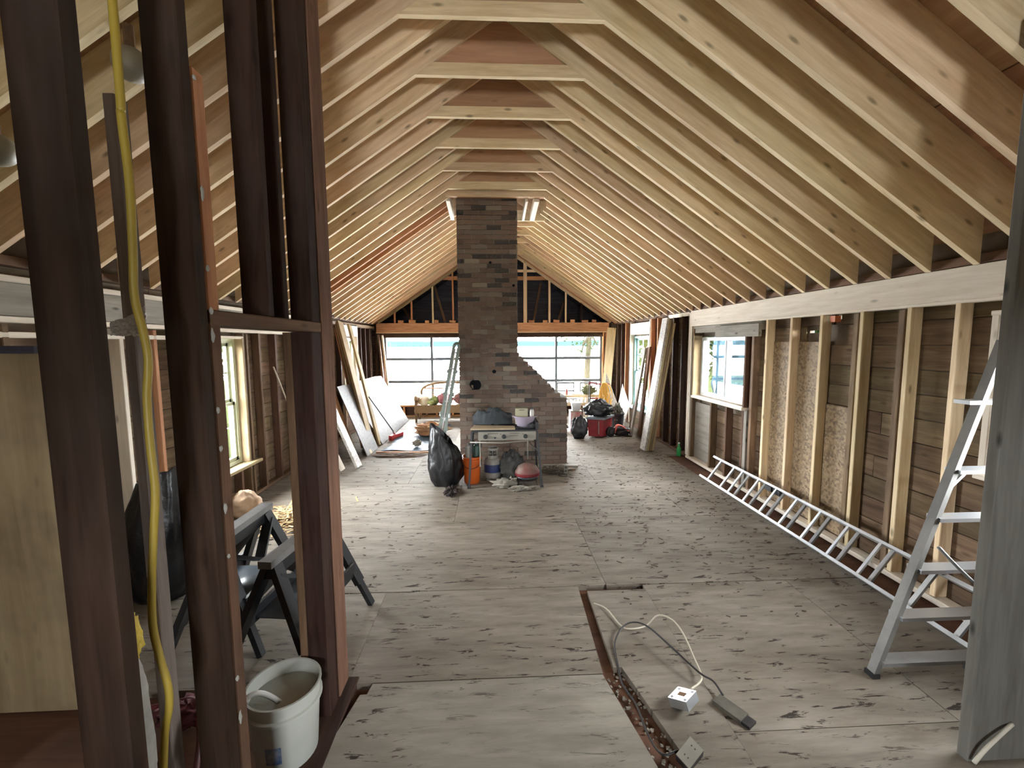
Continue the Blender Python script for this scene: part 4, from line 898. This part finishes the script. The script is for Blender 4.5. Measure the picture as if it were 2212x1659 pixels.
# ================================================================== BACK OF THE ROOM, RIGHT
GR = 'lumber leaning against the right wall'
for k in range(4):
    lean(2.51+.042*k, 6.90, 2.86+.040*k, 6.95+.01*k, 2.2-.03*k, .22 if k == 0 else .20, .038, [M_osbl, M_ply, M_board, M_ply][k], ['broad white plank facing the room in the right lumber pile', 'tan plank second from the room in the right lumber pile', 'brown plank third from the room in the right lumber pile', 'tan plank nearest the wall in the right lumber pile'][k], GR)
lean(2.66, 8.0, 2.955, 8.12, 1.70, .09, .04, M_grey, 'grey white stick before the teal window', GR)
lean(2.80, 7.92, 2.985, 8.0, 1.72, .14, .04, M_old, 'brown board with a pale edge before the teal window', GR)
lean(2.78, 7.55, 2.95, 7.62, 1.0, .10, .02, M_pale, 'short pale lath between the right lumber and the wall', GR)
lean(2.53, 9.55, 2.80, 9.93, 2.15, .20, .038, M_pine, 'wide pine plank in the far right corner', GR, up=(1, -.25, 0))
lean(2.84, 8.6, 2.97, 8.75, .5, .1, .02, M_old, 'short dark board under the teal window', GR)
# pointed OSB scraps
def scrap(pts, nrm, label):
    n = Vector(nrm).normalized()*.011; P_ = [Vector(p) for p in pts]; m = MB()
    k = len(P_); m.add(P_+[p+n for p in P_], [tuple(reversed(range(k))), tuple(range(k, 2*k))]+[(i, (i+1) % k, k+(i+1) % k, k+i) for i in range(k)])
    return tag(m.build('panel_scrap', M_osbl), label, 'panel', 'pointed panel scraps')
scrap([(2.42, 9.25, .02), (2.52, 9.32, 1.14), (2.74, 9.15, .45), (2.74, 9.1, .02)], (0, 1, .1), 'tall pointed white panel scrap behind the yellow cord')
scrap([(2.60, 8.75, .38), (2.76, 8.9, .93), (2.90, 8.86, .50), (2.76, 8.72, .02), (2.66, 8.70, .02)], (0, 1, .1), 'white arrow shaped panel scrap by the teal window')
# tool cart
M_rtote = plain('red_plastic', (.22, .012, .018), .4, nz=.35)
tc_ = root('tool_cart', (2.03, 8.05, 0), 'wheeled red plastic tool tote in the far right corner', 'cart')
cx = [(1.80, 7.92), (2.08, 7.82), (2.34, 8.18), (2.0, 8.3)]
MB().prism(cx, lambda a, b: (a*.94+.125, b*.94+.48, .03), lambda a, b: (a, b, .36)).build('body', M_rtote, tc_)
MB().prism([(1.76, 7.90), (2.09, 7.78), (2.38, 8.17), (1.99, 8.34)], lambda a, b: (a, b, .36), lambda a, b: (a, b, .395)).build('lid', plain('grey_lid', (.13, .15, .17), .5), tc_)
MB().bar((1.99, 7.853, .08), (1.985, 7.835, .33), .035, .012, up=(1, 0, 0)).build('strap', M_creamp, tc_)
for x, y in ((2.27, 7.98),):
    wh = MB().lathe([(.085, -.03), (.10, -.02), (.10, .02), (.085, .03)], (0, 0, 0), 24, M=Matrix.Rotation(H, 3, 'X') @ Matrix.Identity(3)).build('wheel', M_blackm, tc_, True, 40); wh.location = (2.25, 7.96, .10); wh.rotation_euler = (0, 0, .5)
    hb = MB().lathe([(.045, -.034), (.05, .0), (.045, .034)], (0, 0, 0), 16, M=Matrix.Rotation(H, 3, 'X')).build('hub', plain('grey_hub', (.06, .06, .065), .6), tc_, True, 40); hb.location = (2.25, 7.957, .10); hb.rotation_euler = (0, 0, .5)
tag(blob('black_bundle', (2.03, 8.06, .397), (.26, .2, .14), plain('black_nylon', (.012, .013, .016), .5), amp=.35, freq=2.0, seed=71, ridge=.35), 'bulky black nylon bundle on top of the red tool tote', 'bundle')
tag(blob('black_sack', (1.62, 7.86, 0), (.15, .13, .20), plain('black_rubbish_sack', (.013, .013, .015), .6), amp=.25, freq=2.2, seed=72, ridge=.35), 'squat black sack on the floor left of the red tool tote', 'bag')
bx = root('box_stack', (1.66, 8.5, 0), 'red and white printed box behind the black sack', 'box')
MB().box(1.56, 1.78, 8.4, 8.62, 0, .42).build('box_body', plain('red_white_print', (.55, .12, .14), .6, c2=(.7, .66, .64), nscale=7), bx); MB().box(1.555, 1.785, 8.395, 8.625, .42, .44).build('flap', M_creamp, bx)
tag(MB().prism([(-.1, 0), (.1, 0), (.13, .16), (-.13, .16)], lambda a, b: (1.80+a, 8.42, .441+b) if False else (1.685+a*.75, 8.45, .441+b), lambda a, b: (1.685+a*.75, 8.58, .441+b)).build('white_tub', M_vinyl), 'small white tub on the printed box', 'tub')
tag(blob('dark_shoe', (1.40, 8.55, 0), (.1, .08, .09), plain('dark_purple', (.05, .03, .05), .7), amp=.5, freq=3, seed=75), 'dark bundle beside the chimney base at the right', 'bundle')
ht = root('hand_truck', (2.13, 8.75, 0), 'red hand truck standing behind the tool tote', 'hand truck')
M_rst = plain('red_steel', (.28, .03, .03), .4)
for x in (2.03, 2.25): MB().tube([(x, 8.75, .05), (x, 8.75, 1.0)], .015, 8).build('upright', M_blackm, ht)
MB().tube(smoothpath([(2.01, 8.73, .95), (2.03, 8.70, .98), (2.18, 8.70, .95), (2.42, 8.70, .95)]), .016, 8).build('handle', M_rst, ht, True)
MB().tube([(1.99, 8.72, .5), (1.99, 8.72, .98), (2.02, 8.72, 1.01), (2.04, 8.72, .98)], .01, 8).build('loop', M_blackm, ht)
MB().box(1.98, 2.30, 8.66, 8.85, 0, .02).build('toe_plate', M_rst, ht)
for z in (.35, .65): MB().tube([(2.03, 8.75, z), (2.25, 8.75, z)], .012, 8).build('cross_bar', M_rst, ht)
for x in (1.99, 2.29): q = MB().lathe([(.08, -.025), (.1, -.015), (.1, .015), (.08, .025)], (0, 0, 0), 20, M=Matrix.Rotation(H, 3, 'Y')).build('wheel', M_blackm, ht, True, 40); q.location = (x, 8.86, .10)
yc = root('cord_hank', (2.3, 8.62, .3), 'hank of orange yellow extension cord hung on the hand truck handle', 'cord')
M_ycord = plain('orange_yellow_cord', (.70, .40, .04), .5)
for k in range(16):
    a = random.uniform(-.09, .09); b = random.uniform(-.11, .11); zb = random.uniform(.22, .45); y = 8.66-.008*(k % 5); s_ = .035
    pts = [(2.28+a*.35, y, .97), (2.27+a, y-.02, .75), (2.31+b*.7, y-.03, .5), (2.36+b*.4, y-.03, zb), (2.39+b*.4, y-.03, zb+.02), (2.37+b, y-.02, .55), (2.33+a+s_, y, .8), (2.30+a*.35+.02, y+.03, .97)]
    MB().tube(smoothpath(pts, 4), .007, 6, closed=True).build('cord_loop', M_ycord, yc, True)
MB().tube(smoothpath([(2.30, 8.64, .98), (2.42, 8.63, .9), (2.46, 8.62, .72), (2.43, 8.62, .55)]), .008, 6).build('loose_end', M_ycord, yc, True)
MB().tube([(2.40, 8.63, .30), (2.42, 8.63, .24)], .018, 8).build('plug', M_creamp, yc)
bk = root('black_bucket', (2.55, 8.55, 0), 'black bucket full of scraps behind the cord', 'bucket')
MB().lathe([(.11, 0), (.14, .34), (.15, .345), (.15, .37), (.135, .37), (.11, .03), (0, .03)], (2.55, 8.55, 0), 24).build('bucket_body', M_blackm, bk, True, 40)
tag(blob('scrap_fill', (2.55, 8.55, .10), (.11, .11, .20), plain('grey_scraps', (.2, .19, .15), .8, c2=(.05, .05, .04), nscale=20), amp=.5, freq=5, seed=77, smooth=False), 'grey scraps heaped in the black bucket', 'scraps')
tb_ = root('tool_bag', (2.5, 8.12, 0), 'low black tool bag with red orange straps', 'bag')
o = blob('bag_body', (2.50, 8.12, 0), (.18, .14, .08), plain('black_canvas', (.03, .025, .025), .8), amp=.3, freq=3, seed=78); adopt(o, tb_)
for y0 in (0, .06): MB().tube(smoothpath([(2.36, 8.03+y0, .06), (2.41, 8.05+y0, .19), (2.50, 8.05+y0, .185), (2.58, 8.04+y0, .12), (2.68, 8.02+y0, .05)]), .014, 6).build('strap', plain('red_orange_strap', (.60, .09, .05), .6), tb_, True)
# bench under the window
bn = root('side_bench', (2.1, 10.2, 0), 'long timber bench under the right end of the picture window', 'bench')
MB().box(1.45, 2.6, 10.02, 10.38, .50, .56).build('top', M_pine, bn); MB().box(1.5, 2.55, 10.04, 10.08, .33, .37).build('rail', M_pine, bn); MB().box(1.5, 2.55, 10.05, 10.35, .30, .33).build('shelf', M_pine, bn)
for x in (1.50, 2.25, 2.56): 
    for y in (10.05, 10.35): MB().box(x-.025, x+.025, y-.025, y+.025, 0, .5).build('leg', M_red if x != 2.25 else M_pale, bn)
for i in range(9):
    q = root('shelf_jar', (1.58+i*.085, 10.12, .33), 'small white jar in the row on the bench shelf', 'jar', 'white jars on the bench shelf'); MB().lathe([(.03, 0), (.034, .05), (.03, .09), (.02, .1)], (1.58+i*.085, 10.12, .371 if False else .331), 12).build('jar_body', M_vinyl, q, True, 40); MB().lathe([(.022, 0), (.022, .015)], (1.58+i*.085, 10.12, .431), 10).build('lid', M_creamp, q)
tag(MB().lathe([(.03, 0), (.03, .1), (.02, .12), (.02, .14)], (1.78, 10.15, .562), 12).build('red_bottle', plain('dull_red_glass', (.3, .08, .07), .3), None, True, 40), 'small red bottle standing on the bench top', 'bottle')
tag(blob('leafy_bunch', (2.32, 10.16, .562), (.15, .1, .09), plain('grey_green_leaves', (.18, .20, .10), .8, nz=.4), amp=.7, freq=4, seed=81, smooth=False), 'bunch of grey green foliage lying on the bench', 'foliage')
tag(MB().box(1.9, 2.15, 10.1, 10.3, .562, .59).build('paper_pile', plain('white_paper', (.72, .72, .70), .6)), 'low pile of white paper on the bench', 'paper')
# chairs on the porch
def pchair(x, lb):
    c = root('porch_chair', (x, 11.5, -.12), lb, 'chair', 'porch chairs'); mt = M_blackm
    for sx in (-.23, .23):
        MB().bar((x+sx, 11.3, -.12), (x+sx, 11.3, .33), .03, .03).build('leg', mt, c); MB().bar((x+sx, 11.7, -.12), (x+sx, 11.68, .72), .03, .03).build('leg', mt, c)
    MB().box(x-.25, x+.25, 11.28, 11.72, .28, .32).build('seat', mt, c); MB().bar((x-.25, 11.68, .70), (x+.25, 11.68, .70), .03, .05).build('top_rail', mt, c); MB().bar((x-.22, 11.69, .48), (x+.22, 11.69, .48), .02, .04).build('back_rail', mt, c)
pchair(2.02, 'dark porch chair outside, nearest the chimney'); pchair(2.66, 'dark porch chair outside, nearest the tree trunk')
gb = root('glass_bottle', (2.95, 6.52, 0), 'green glass bottle on the floor by the right wall post', 'bottle'); MB().lathe([(.032, 0), (.034, .1), (.03, .13), (.014, .16), (.013, .2)], (2.95, 6.52, 0), 16).build('bottle_body', plain('green_glass', (.03, .30, .08), .15), gb, True, 40); MB().lathe([(.015, 0), (.015, .015)], (2.95, 6.52, .2), 10).build('cap', M_vinyl, gb)

# ================================================================== LADDERS ON THE RIGHT
el = root('extension_ladder', (2.85, 3.7, 0), 'long aluminium extension ladder lying along the right wall', 'ladder')
lo0, lo1 = Vector((2.755, 2.15, .026)), Vector((2.765, 5.42, .026)); up0, up1 = Vector((2.935, 2.15, .275)), Vector((2.945, 5.42, .275))
nrm = (up0-lo0).normalized()
ln = Vector((nrm.z, 0, -nrm.x))
for a, b in ((lo0, lo1), (up0, up1)):
    MB().bar(a, b, .026, .052, up=ln).build('rail', M_metal, el)
    MB().bar(a-ln*.038+Vector((0, .35, 0)), b-ln*.038-Vector((0, .55, 0)), .022, .03, up=ln).build('fly_rail', M_metal, el)
for k in range(11):
    t = (k+.4)/11; a = lo0+(lo1-lo0)*t; b = up0+(up1-up0)*t
    MB().bar(a, b, .03, .018, up=ln).build('rung', M_metal, el)
    if 1 < k < 9: MB().bar(a-ln*.038+Vector((0, .07, 0)), b-ln*.038+Vector((0, .07, 0)), .022, .016, up=ln).build('fly_rung', M_galv, el)
for t in (.60, .64): p = up0+(up1-up0)*t; MB().box(p.x-.05, p.x+.01, p.y-.05, p.y+.05, p.z-.04, p.z+.01).build('rung_lock', M_blackm, el)
sl_ = root('step_ladder', (2.3, 2.07, 0), 'tall aluminium stepladder behind the near grey post', 'ladder')
A0, A1 = Vector((2.033, 2.05, .01)), Vector((2.69, 2.13, 1.80)); B0, B1 = Vector((2.60, 2.05, .01)), Vector((2.97, 2.13, 1.80))
for a, b in ((A0, A1), (B0, B1)):
    r_ = MB().bar(a, b, .028, .046, up=(0, 1, 0)).build('rail', M_dull, sl_); MB().box(a.x-.02, a.x+.02, a.y-.028, a.y+.028, 0, .025).build('foot', M_blackm, r_)
for z in (.085, .33, .585, .86, 1.115, 1.48):
    t = z/1.8; a = A0+(A1-A0)*t; b = B0+(B1-B0)*t
    MB().box(a.x-(.10 if z > 1.4 else 0), b.x, a.y-.04, a.y+.04, z-.012, z+.008).build('step', M_galv if z > .3 else M_metal, sl_)
for a, b in ((A0+(A1-A0)*.02, Vector((2.16, 2.06, .08))), (Vector((2.50, 2.06, .08)), B0+Vector((0, 0, .02)))): MB().bar(a+Vector((.02, .02, 0)), b, .012, .02).build('brace', M_metal, sl_)
MB().tube(smoothpath([(2.31, 2.02, .73), (2.40, 1.98, .62), (2.50, 1.95, .52), (2.55, 1.95, .49), (2.68, 1.95, .47)]), .009, 8).build('spreader', M_metal, sl_, True)
MB().bar((2.42, 2.12, .98), (2.60, 2.16, 1.10), .014, .02).build('brace', M_metal, sl_)

# ================================================================== NEAR FLOOR: cables and boxes
M_wcab = plain('white_cable', (.50, .455, .35), .5); M_bcab = plain('black_cable', (.02, .018, .018), .5)
tag(MB().tube(smoothpath([(.681, 2.749, .012), (.75, 2.683, .012), (.794, 2.515, .012), (.837, 2.464, .02), (.952, 2.497, .012), (1.038, 2.524, .06), (1.099, 2.454, .08), (1.125, 2.349, .06), (1.115, 2.181, .03), (1.097, 2.066, .03), (1.057, 2.006, .04), (.985, 1.955, .05)]), .0048, 8).build('white_cable', M_wcab, None, True), 'thin white cable looping over the floor to a metal box', 'cable')
tag(MB().tube(smoothpath([(1.148, 1.943, .02), (1.138, 2.023, .03), (1.085, 2.066, .045), (1.008, 2.24, .06), (.939, 2.42, .06), (.878, 2.497, .04), (.796, 2.471, .03), (.711, 2.351, .012), (.68, 2.17, .0), (.673, 2.072, -.01), (.702, 1.939, -.01), (.699, 1.773, -.005), (.721, 1.664, .01), (.79, 1.657, .03)]), .0052, 8).build('black_cable', M_bcab, None, True), 'black cable curving from the floor slot to an outlet box', 'cable')
jb = root('junction_box', (.92, 1.905, 0), 'shiny square metal junction box on the white cable', 'box')
c = Vector((.925, 1.905, .045)); Rz = Matrix.Rotation(math.radians(38), 3, 'Z') @ Matrix.Rotation(math.radians(-22), 3, 'X')
def orient(m, M3, c): m.v = [M3 @ v+c for v in m.v]; return m
orient(MB().box(-.05, .05, -.05, .05, -.022, .022), Rz, c).build('box_body', M_galv, jb)
for x, y in ((-.036, .036), (.036, .036), (.036, -.036), (-.036, -.036)): orient(MB().lathe([(.008, .0221), (.008, .0235)], (x, y, 0), 10), Rz, c).build('knockout', M_blackm, jb)
orient(MB().box(-.014, .014, -.02, .02, .0221, .0232), Rz, c).build('centre_hole', M_old, jb)
dv = root('putty_knife', (1.14, 1.88, 0), 'dark flat tool at the end of the black cable', 'tool')
orient(MB().box(-.035, .035, -.07, .07, 0, .02), Matrix.Rotation(.55, 3, 'Z'), Vector((1.145, 1.875, .0))).build('tool_body', plain('dusty_dark_plastic', (.11, .10, .075), .7, nz=.4), dv); orient(MB().box(-.03, .03, -.11, -.07, 0, .014), Matrix.Rotation(.55, 3, 'Z'), Vector((1.145, 1.875, .0))).build('tool_head', M_bcab, dv)
ob_ = root('outlet_box', (.82, 1.63, 0), 'cream double outlet in a black box at the floor slot', 'outlet')
Ro = Matrix.Rotation(.5, 3, 'Z') @ Matrix.Rotation(-.35, 3, 'Y') @ Matrix.Rotation(.25, 3, 'X')
orient(MB().box(-.05, .05, -.032, .032, -.05, -.002), Ro, Vector((.825, 1.625, .052))).build('box_body', M_bcab, ob_); fc = orient(MB().box(-.05, .05, -.032, .032, -.002, .006), Ro, Vector((.825, 1.625, .052))).build('face_plate', M_creamp, ob_)
for x in (-.024, .024):
    for y in (-.008, .008): orient(MB().box(x-.002+y*.0, x+.004, y-.002, y+.003, .0061, .0068), Ro, Vector((.825, 1.625, .052))).build('slot', M_ink, fc)
random.seed(5)
m = MB()
for i in range(70):
    t = random.random(); y = 1.62+t*.55; x = .60+(2.15-y)*.2+random.uniform(.0, .11); s_ = random.uniform(.003, .009)
    m.bar((x, y, -.033+s_*.4), (x+random.uniform(-1, 1)*s_*2, y+random.uniform(-1, 1)*s_*2, -.03+s_*.6), s_*1.4, s_)
tag(m.build('slot_rubble', M_rag), 'plaster crumbs lying in the floor slot', 'rubble', kind='stuff')
m = MB()
for i in range(850):
    y = 2.3+6.5*random.betavariate(1.6, 2.2); x = random.uniform(.9, 2.75) if random.random() < .72 else random.uniform(-2.4, -.3)
    if y < 6 and -.9 < x < .8: continue
    s_ = random.uniform(.008, .03)*random.choice((1, 1, 2.2)); a = random.gauss(0, .5)
    m.bar((x, y, .004), (x+s_*math.cos(a), y+s_*math.sin(a), .005), random.uniform(.003, .008), .004)
tag(m.build('floor_chips', plain('dark_chips', (.07, .048, .034), .9)), 'dark wood chips scattered over the plywood floor', 'chips', kind='stuff')

# ================================================================== BEHIND THE NEAR PARTITION
yl = root('yellow_cord', (-.81, 1.02, 0), 'thick yellow extension cord hanging between the near studs', 'cord')
MB().tube(smoothpath([(-.803, 1.02, 2.9), (-.805, 1.02, 2.369), (-.807, 1.02, 2.302), (-.802, 1.02, 2.156), (-.808, 1.02, 2.005), (-.813, 1.02, 1.912), (-.8, 1.02, 1.829), (-.795, 1.02, 1.765), (-.805, 1.02, 1.679), (-.807, 1.02, 1.569), (-.805, 1.02, 1.457), (-.817, 1.02, 1.354), (-.831, 1.02, 1.238), (-.839, 1.02, 1.119), (-.829, 1.02, 1.034), (-.816, 1.02, .959), (-.818, 1.02, .897), (-.836, 1.02, .809), (-.852, 1.02, .60), (-.86, 1.04, .2), (-.92, 1.1, -.02), (-1.1, 1.2, -.025)]), .0085, 10).build('cord', plain('yellow_cord', (.33, .235, .03), .5), yl, True)
wbk = root('white_bucket', (-.93, 1.775, -.034), 'white plastic pail with a blue sticker inside the partition doorway', 'bucket')
BC = Vector((-.93, 1.775, -.034)); M_pail = plain('milky_white_plastic', (.39, .40, .36), .45, nz=.12, nscale=3)
MB().lathe([(.118, 0), (.122, .008), (.146, .345), (.152, .35), (.152, .36), (.143, .36), (.118, .03), (.0, .012)], BC, 36).build('pail_body', M_pail, wbk, True, 40)
MB().lathe([(.145, .28), (.153, .284), (.153, .296), (.146, .30)], BC, 36).build('rim_band', M_pail, wbk, True, 40)
lb_ = MB()
for k in range(8):
    a0, a1 = -1.75+k*.06, -1.75+(k+1)*.06; r_ = .1335
    lb_.add([(BC.x+(r_+.0*z)*math.cos(a), BC.y+(r_)*math.sin(a), BC.z+z) for a, z in ((a0, .10), (a1, .10), (a1, .18), (a0, .18))], [(0, 1, 2, 3)])
for v in lb_.v: 
    d = Vector((v.x-BC.x, v.y-BC.y, 0)); zz = v.z-BC.z; rr = .122+(.146-.122)*(zz-.008)/.337+.0012; d = d.normalized()*rr; v.x, v.y = BC.x+d.x, BC.y+d.y
lb_.build('sticker', plain('blue_sticker', (.05, .09, .20), .5, c2=(.25, .28, .33), nscale=22), wbk)
tag(MB().tube(smoothpath([(-.89, 1.80, .06), (-.92, 1.76, .22), (-.99, 1.70, .345), (-1.045, 1.655, .33), (-1.10, 1.60, .18), (-1.18, 1.55, .05), (-1.3, 1.5, -.01)]), .011, 10).build('grey_hose', plain('grey_hose', (.42, .41, .38), .45), None, True), 'grey hose hooked over the rim of the white pail', 'hose')
# sawhorses
def sawhorse(p, q, h, label):
    p, q = Vector(p), Vector(q); d = (q-p).normalized(); sd = Vector((-d.y, d.x, 0)); s = root('folding_sawhorse', ((p+q)/2).to_tuple(), label, 'sawhorse', 'folding plastic sawhorses')
    M_sh = bpy.data.materials.get('black_ribbed_plastic') or plain('black_ribbed_plastic', (.012, .0135, .016), .45); M_tp = bpy.data.materials.get('grey_top_plastic') or plain('grey_top_plastic', (.17, .165, .155), .6, nz=.3)
    Z = Vector((0, 0, 1))
    MB().bar(p+Z*(h-.02), q+Z*(h-.02), .075, .04).build('top_rail', M_tp, s); MB().bar(p+Z*(h-.075)+d*.03, q+Z*(h-.075)-d*.03, .055, .075).build('body', M_sh, s)
    L = (q-p).length
    for e in (.06, L-.06):
        for k in (-1, 1):
            top = p+d*e+Z*(h-.05)+sd*k*.02; ft = p+d*(e+(-.08 if e < .3 else .08))+sd*k*.27
            kn = top+(ft-top)*.72
            lg = MB().bar(top, kn, .075, .035, up=sd).build('leg', M_sh, s); MB().bar(kn-(ft-top)*.03, ft+Z*.0, .045, .03, up=sd).build('leg_tip', M_sh, lg)
    for k in (-1, 1):
        a = p+d*.02+Z*(h*.42)+sd*k*.17; b = q-d*.02+Z*(h*.42)+sd*k*.17
        MB().bar(a, b, .02, .085, up=Z).build('cross_rail', M_sh, s)
        MB().bar(p+d*.05+Z*(h-.1)+sd*k*.03, p+d*.30+Z*(h*.62)+sd*k*.10, .02, .06, up=sd).build('gusset', M_sh, s); MB().bar(q-d*.05+Z*(h-.1)+sd*k*.03, q-d*.30+Z*(h*.62)+sd*k*.10, .02, .06, up=sd).build('gusset', M_sh, s)
    sheet('tray', lambda u, v: tuple(p+d*(.12+(L-.24)*u)+sd*(-.16+.32*v)+Z*(h*.40)), 2, 2, bpy.data.materials.get('tray_blue_grey') or plain('tray_blue_grey', (.10, .12, .14), .3), s, thick=.01)
    return s
sawhorse((-1.63, 2.40, 0), (-1.62, 3.02, 0), .68, 'black sawhorse standing farther from the white pail')
sawhorse((-1.215, 2.20, 0), (-1.13, 2.86, 0), .66, 'black sawhorse standing right behind the white pail')
# plywood sheet standing at left, bags, oddments
tag(beam('standing_plywood', (-2.465, 2.09, -.03), (-2.465, 2.06, 1.77), .016, .76, M_ply, None, up=(1, 0, 0)), 'stained tan plywood sheet standing at the far left', 'plywood')
tag(MB().bar((-2.84, 2.062, 1.79), (-2.085, 2.062, 1.785), .05, .035).build('dark_trim', M_attic), 'dark strip along the top of the tan plywood sheet', 'strip')
sack('rubbish_bag', (-2.40, 3.05, 0), .19, .18, .84, -.15, .05, 'tall black rubbish bag between the near studs', 7)
yb_ = root('plaster_sack', (-1.33, 1.48, 0), 'white sack with a yellow top leaning inside the partition', 'sack')
o = blob('sack_body', (-1.34, 1.49, -.03), (.07, .06, .38), plain('dirty_white_sack', (.36, .34, .30), .8, nz=.35), amp=.12, freq=2, seed=91); adopt(o, yb_)
o = blob('yellow_top', (-1.325, 1.48, .66), (.055, .05, .10), plain('yellow_sack', (.50, .36, .04), .7, nz=.3), amp=.25, freq=3, seed=92); adopt(o, yb_)
tag(blob('paper_sack', (-2.62, 4.45, 0), (.16, .15, .14), plain('brown_paper', (.36, .24, .15), .85, nz=.2), amp=.15, freq=2, seed=93, shape=lambda p, d: Vector((p.x*(1-.3*d.z), p.y*(1-.3*d.z), p.z))), 'brown paper sack on the floor below the left window', 'sack')
random.seed(9); m = MB()
for i in range(260):
    x, y = random.gauss(-2.12, .16), random.gauss(4.36, .2); a = random.uniform(0, 6.28); l = random.uniform(.06, .22); z = random.uniform(.005, .07)*math.exp(-((x+2.12)**2+(y-4.36)**2)*8)+.004
    m.bar((x, y, z), (x+l*math.cos(a), y+l*math.sin(a), z+random.uniform(-.003, .03)), random.uniform(.008, .022), .003, up=(random.uniform(-.4, .4), .1, 1))
tag(m.build('wood_shavings', plain('straw_shavings', (.55, .38, .18), .8, nz=.35)), 'pile of straw coloured splinters under the left window', 'splinters', kind='stuff')
tag(sheet('foil_wrap', lambda u, v: (-1.30+.115*u, 1.52+.03*math.sin(u*3)+.010*fbm((u*9, v*7, 2)), 1.835+.085*v*(.55+.65*u)+.006*fbm((u*12, v*9, 5))), 24, 18, plain('crinkled_foil', (.75, .75, .72), .25, metal=.55, bump=.9, bscale=40), None, False, .002), 'crinkled silver foil stuck on the grey stud', 'foil')
for i, (x, y, z, lb) in enumerate(((-1.56, 2.05, 3.02, 'round pale globe up among the rafters, nearer the doorway'), (-2.16, 2.05, 2.66, 'round pale globe up among the rafters, at the left edge'))):
    g_ = root('round_globe', (x, y, z), lb, 'globe', 'round globes by the left rafters'); MB().lathe([(.0, -.07)]+[(.07*math.sin(math.pi*k/12), -.07*math.cos(math.pi*k/12)) for k in range(1, 12)]+[(0, .07)], (x, y, z), 24).build('globe', plain('pale_globe_%d' % i, (.22, .195, .14), .5), g_, True); MB().lathe([(.02, .06), (.02, .16)], (x, y, z), 12).build('stem', M_old, g_)  # pale tan ball on a short stem
rc_ = root('red_cable', (-1.45, 1.95, 0), 'loose dark red cable on the floor inside the partition', 'cable')
MB().tube(smoothpath([(-1.75, 2.02, .01), (-1.6, 2.03, .03), (-1.5, 2.02, .05), (-1.42, 1.93, .03), (-1.36, 1.85, .01), (-1.28, 1.7, -.02)]), .012, 8).build('cable', plain('dark_red_rubber', (.12, .02, .025), .6), rc_, True)
tag(blob('red_rag', (-1.50, 1.98, .0), (.12, .08, .03), plain('dark_red_cloth', (.11, .025, .03), .9), amp=.6, freq=3, seed=95), 'dark red rag on the floor inside the partition', 'rag')
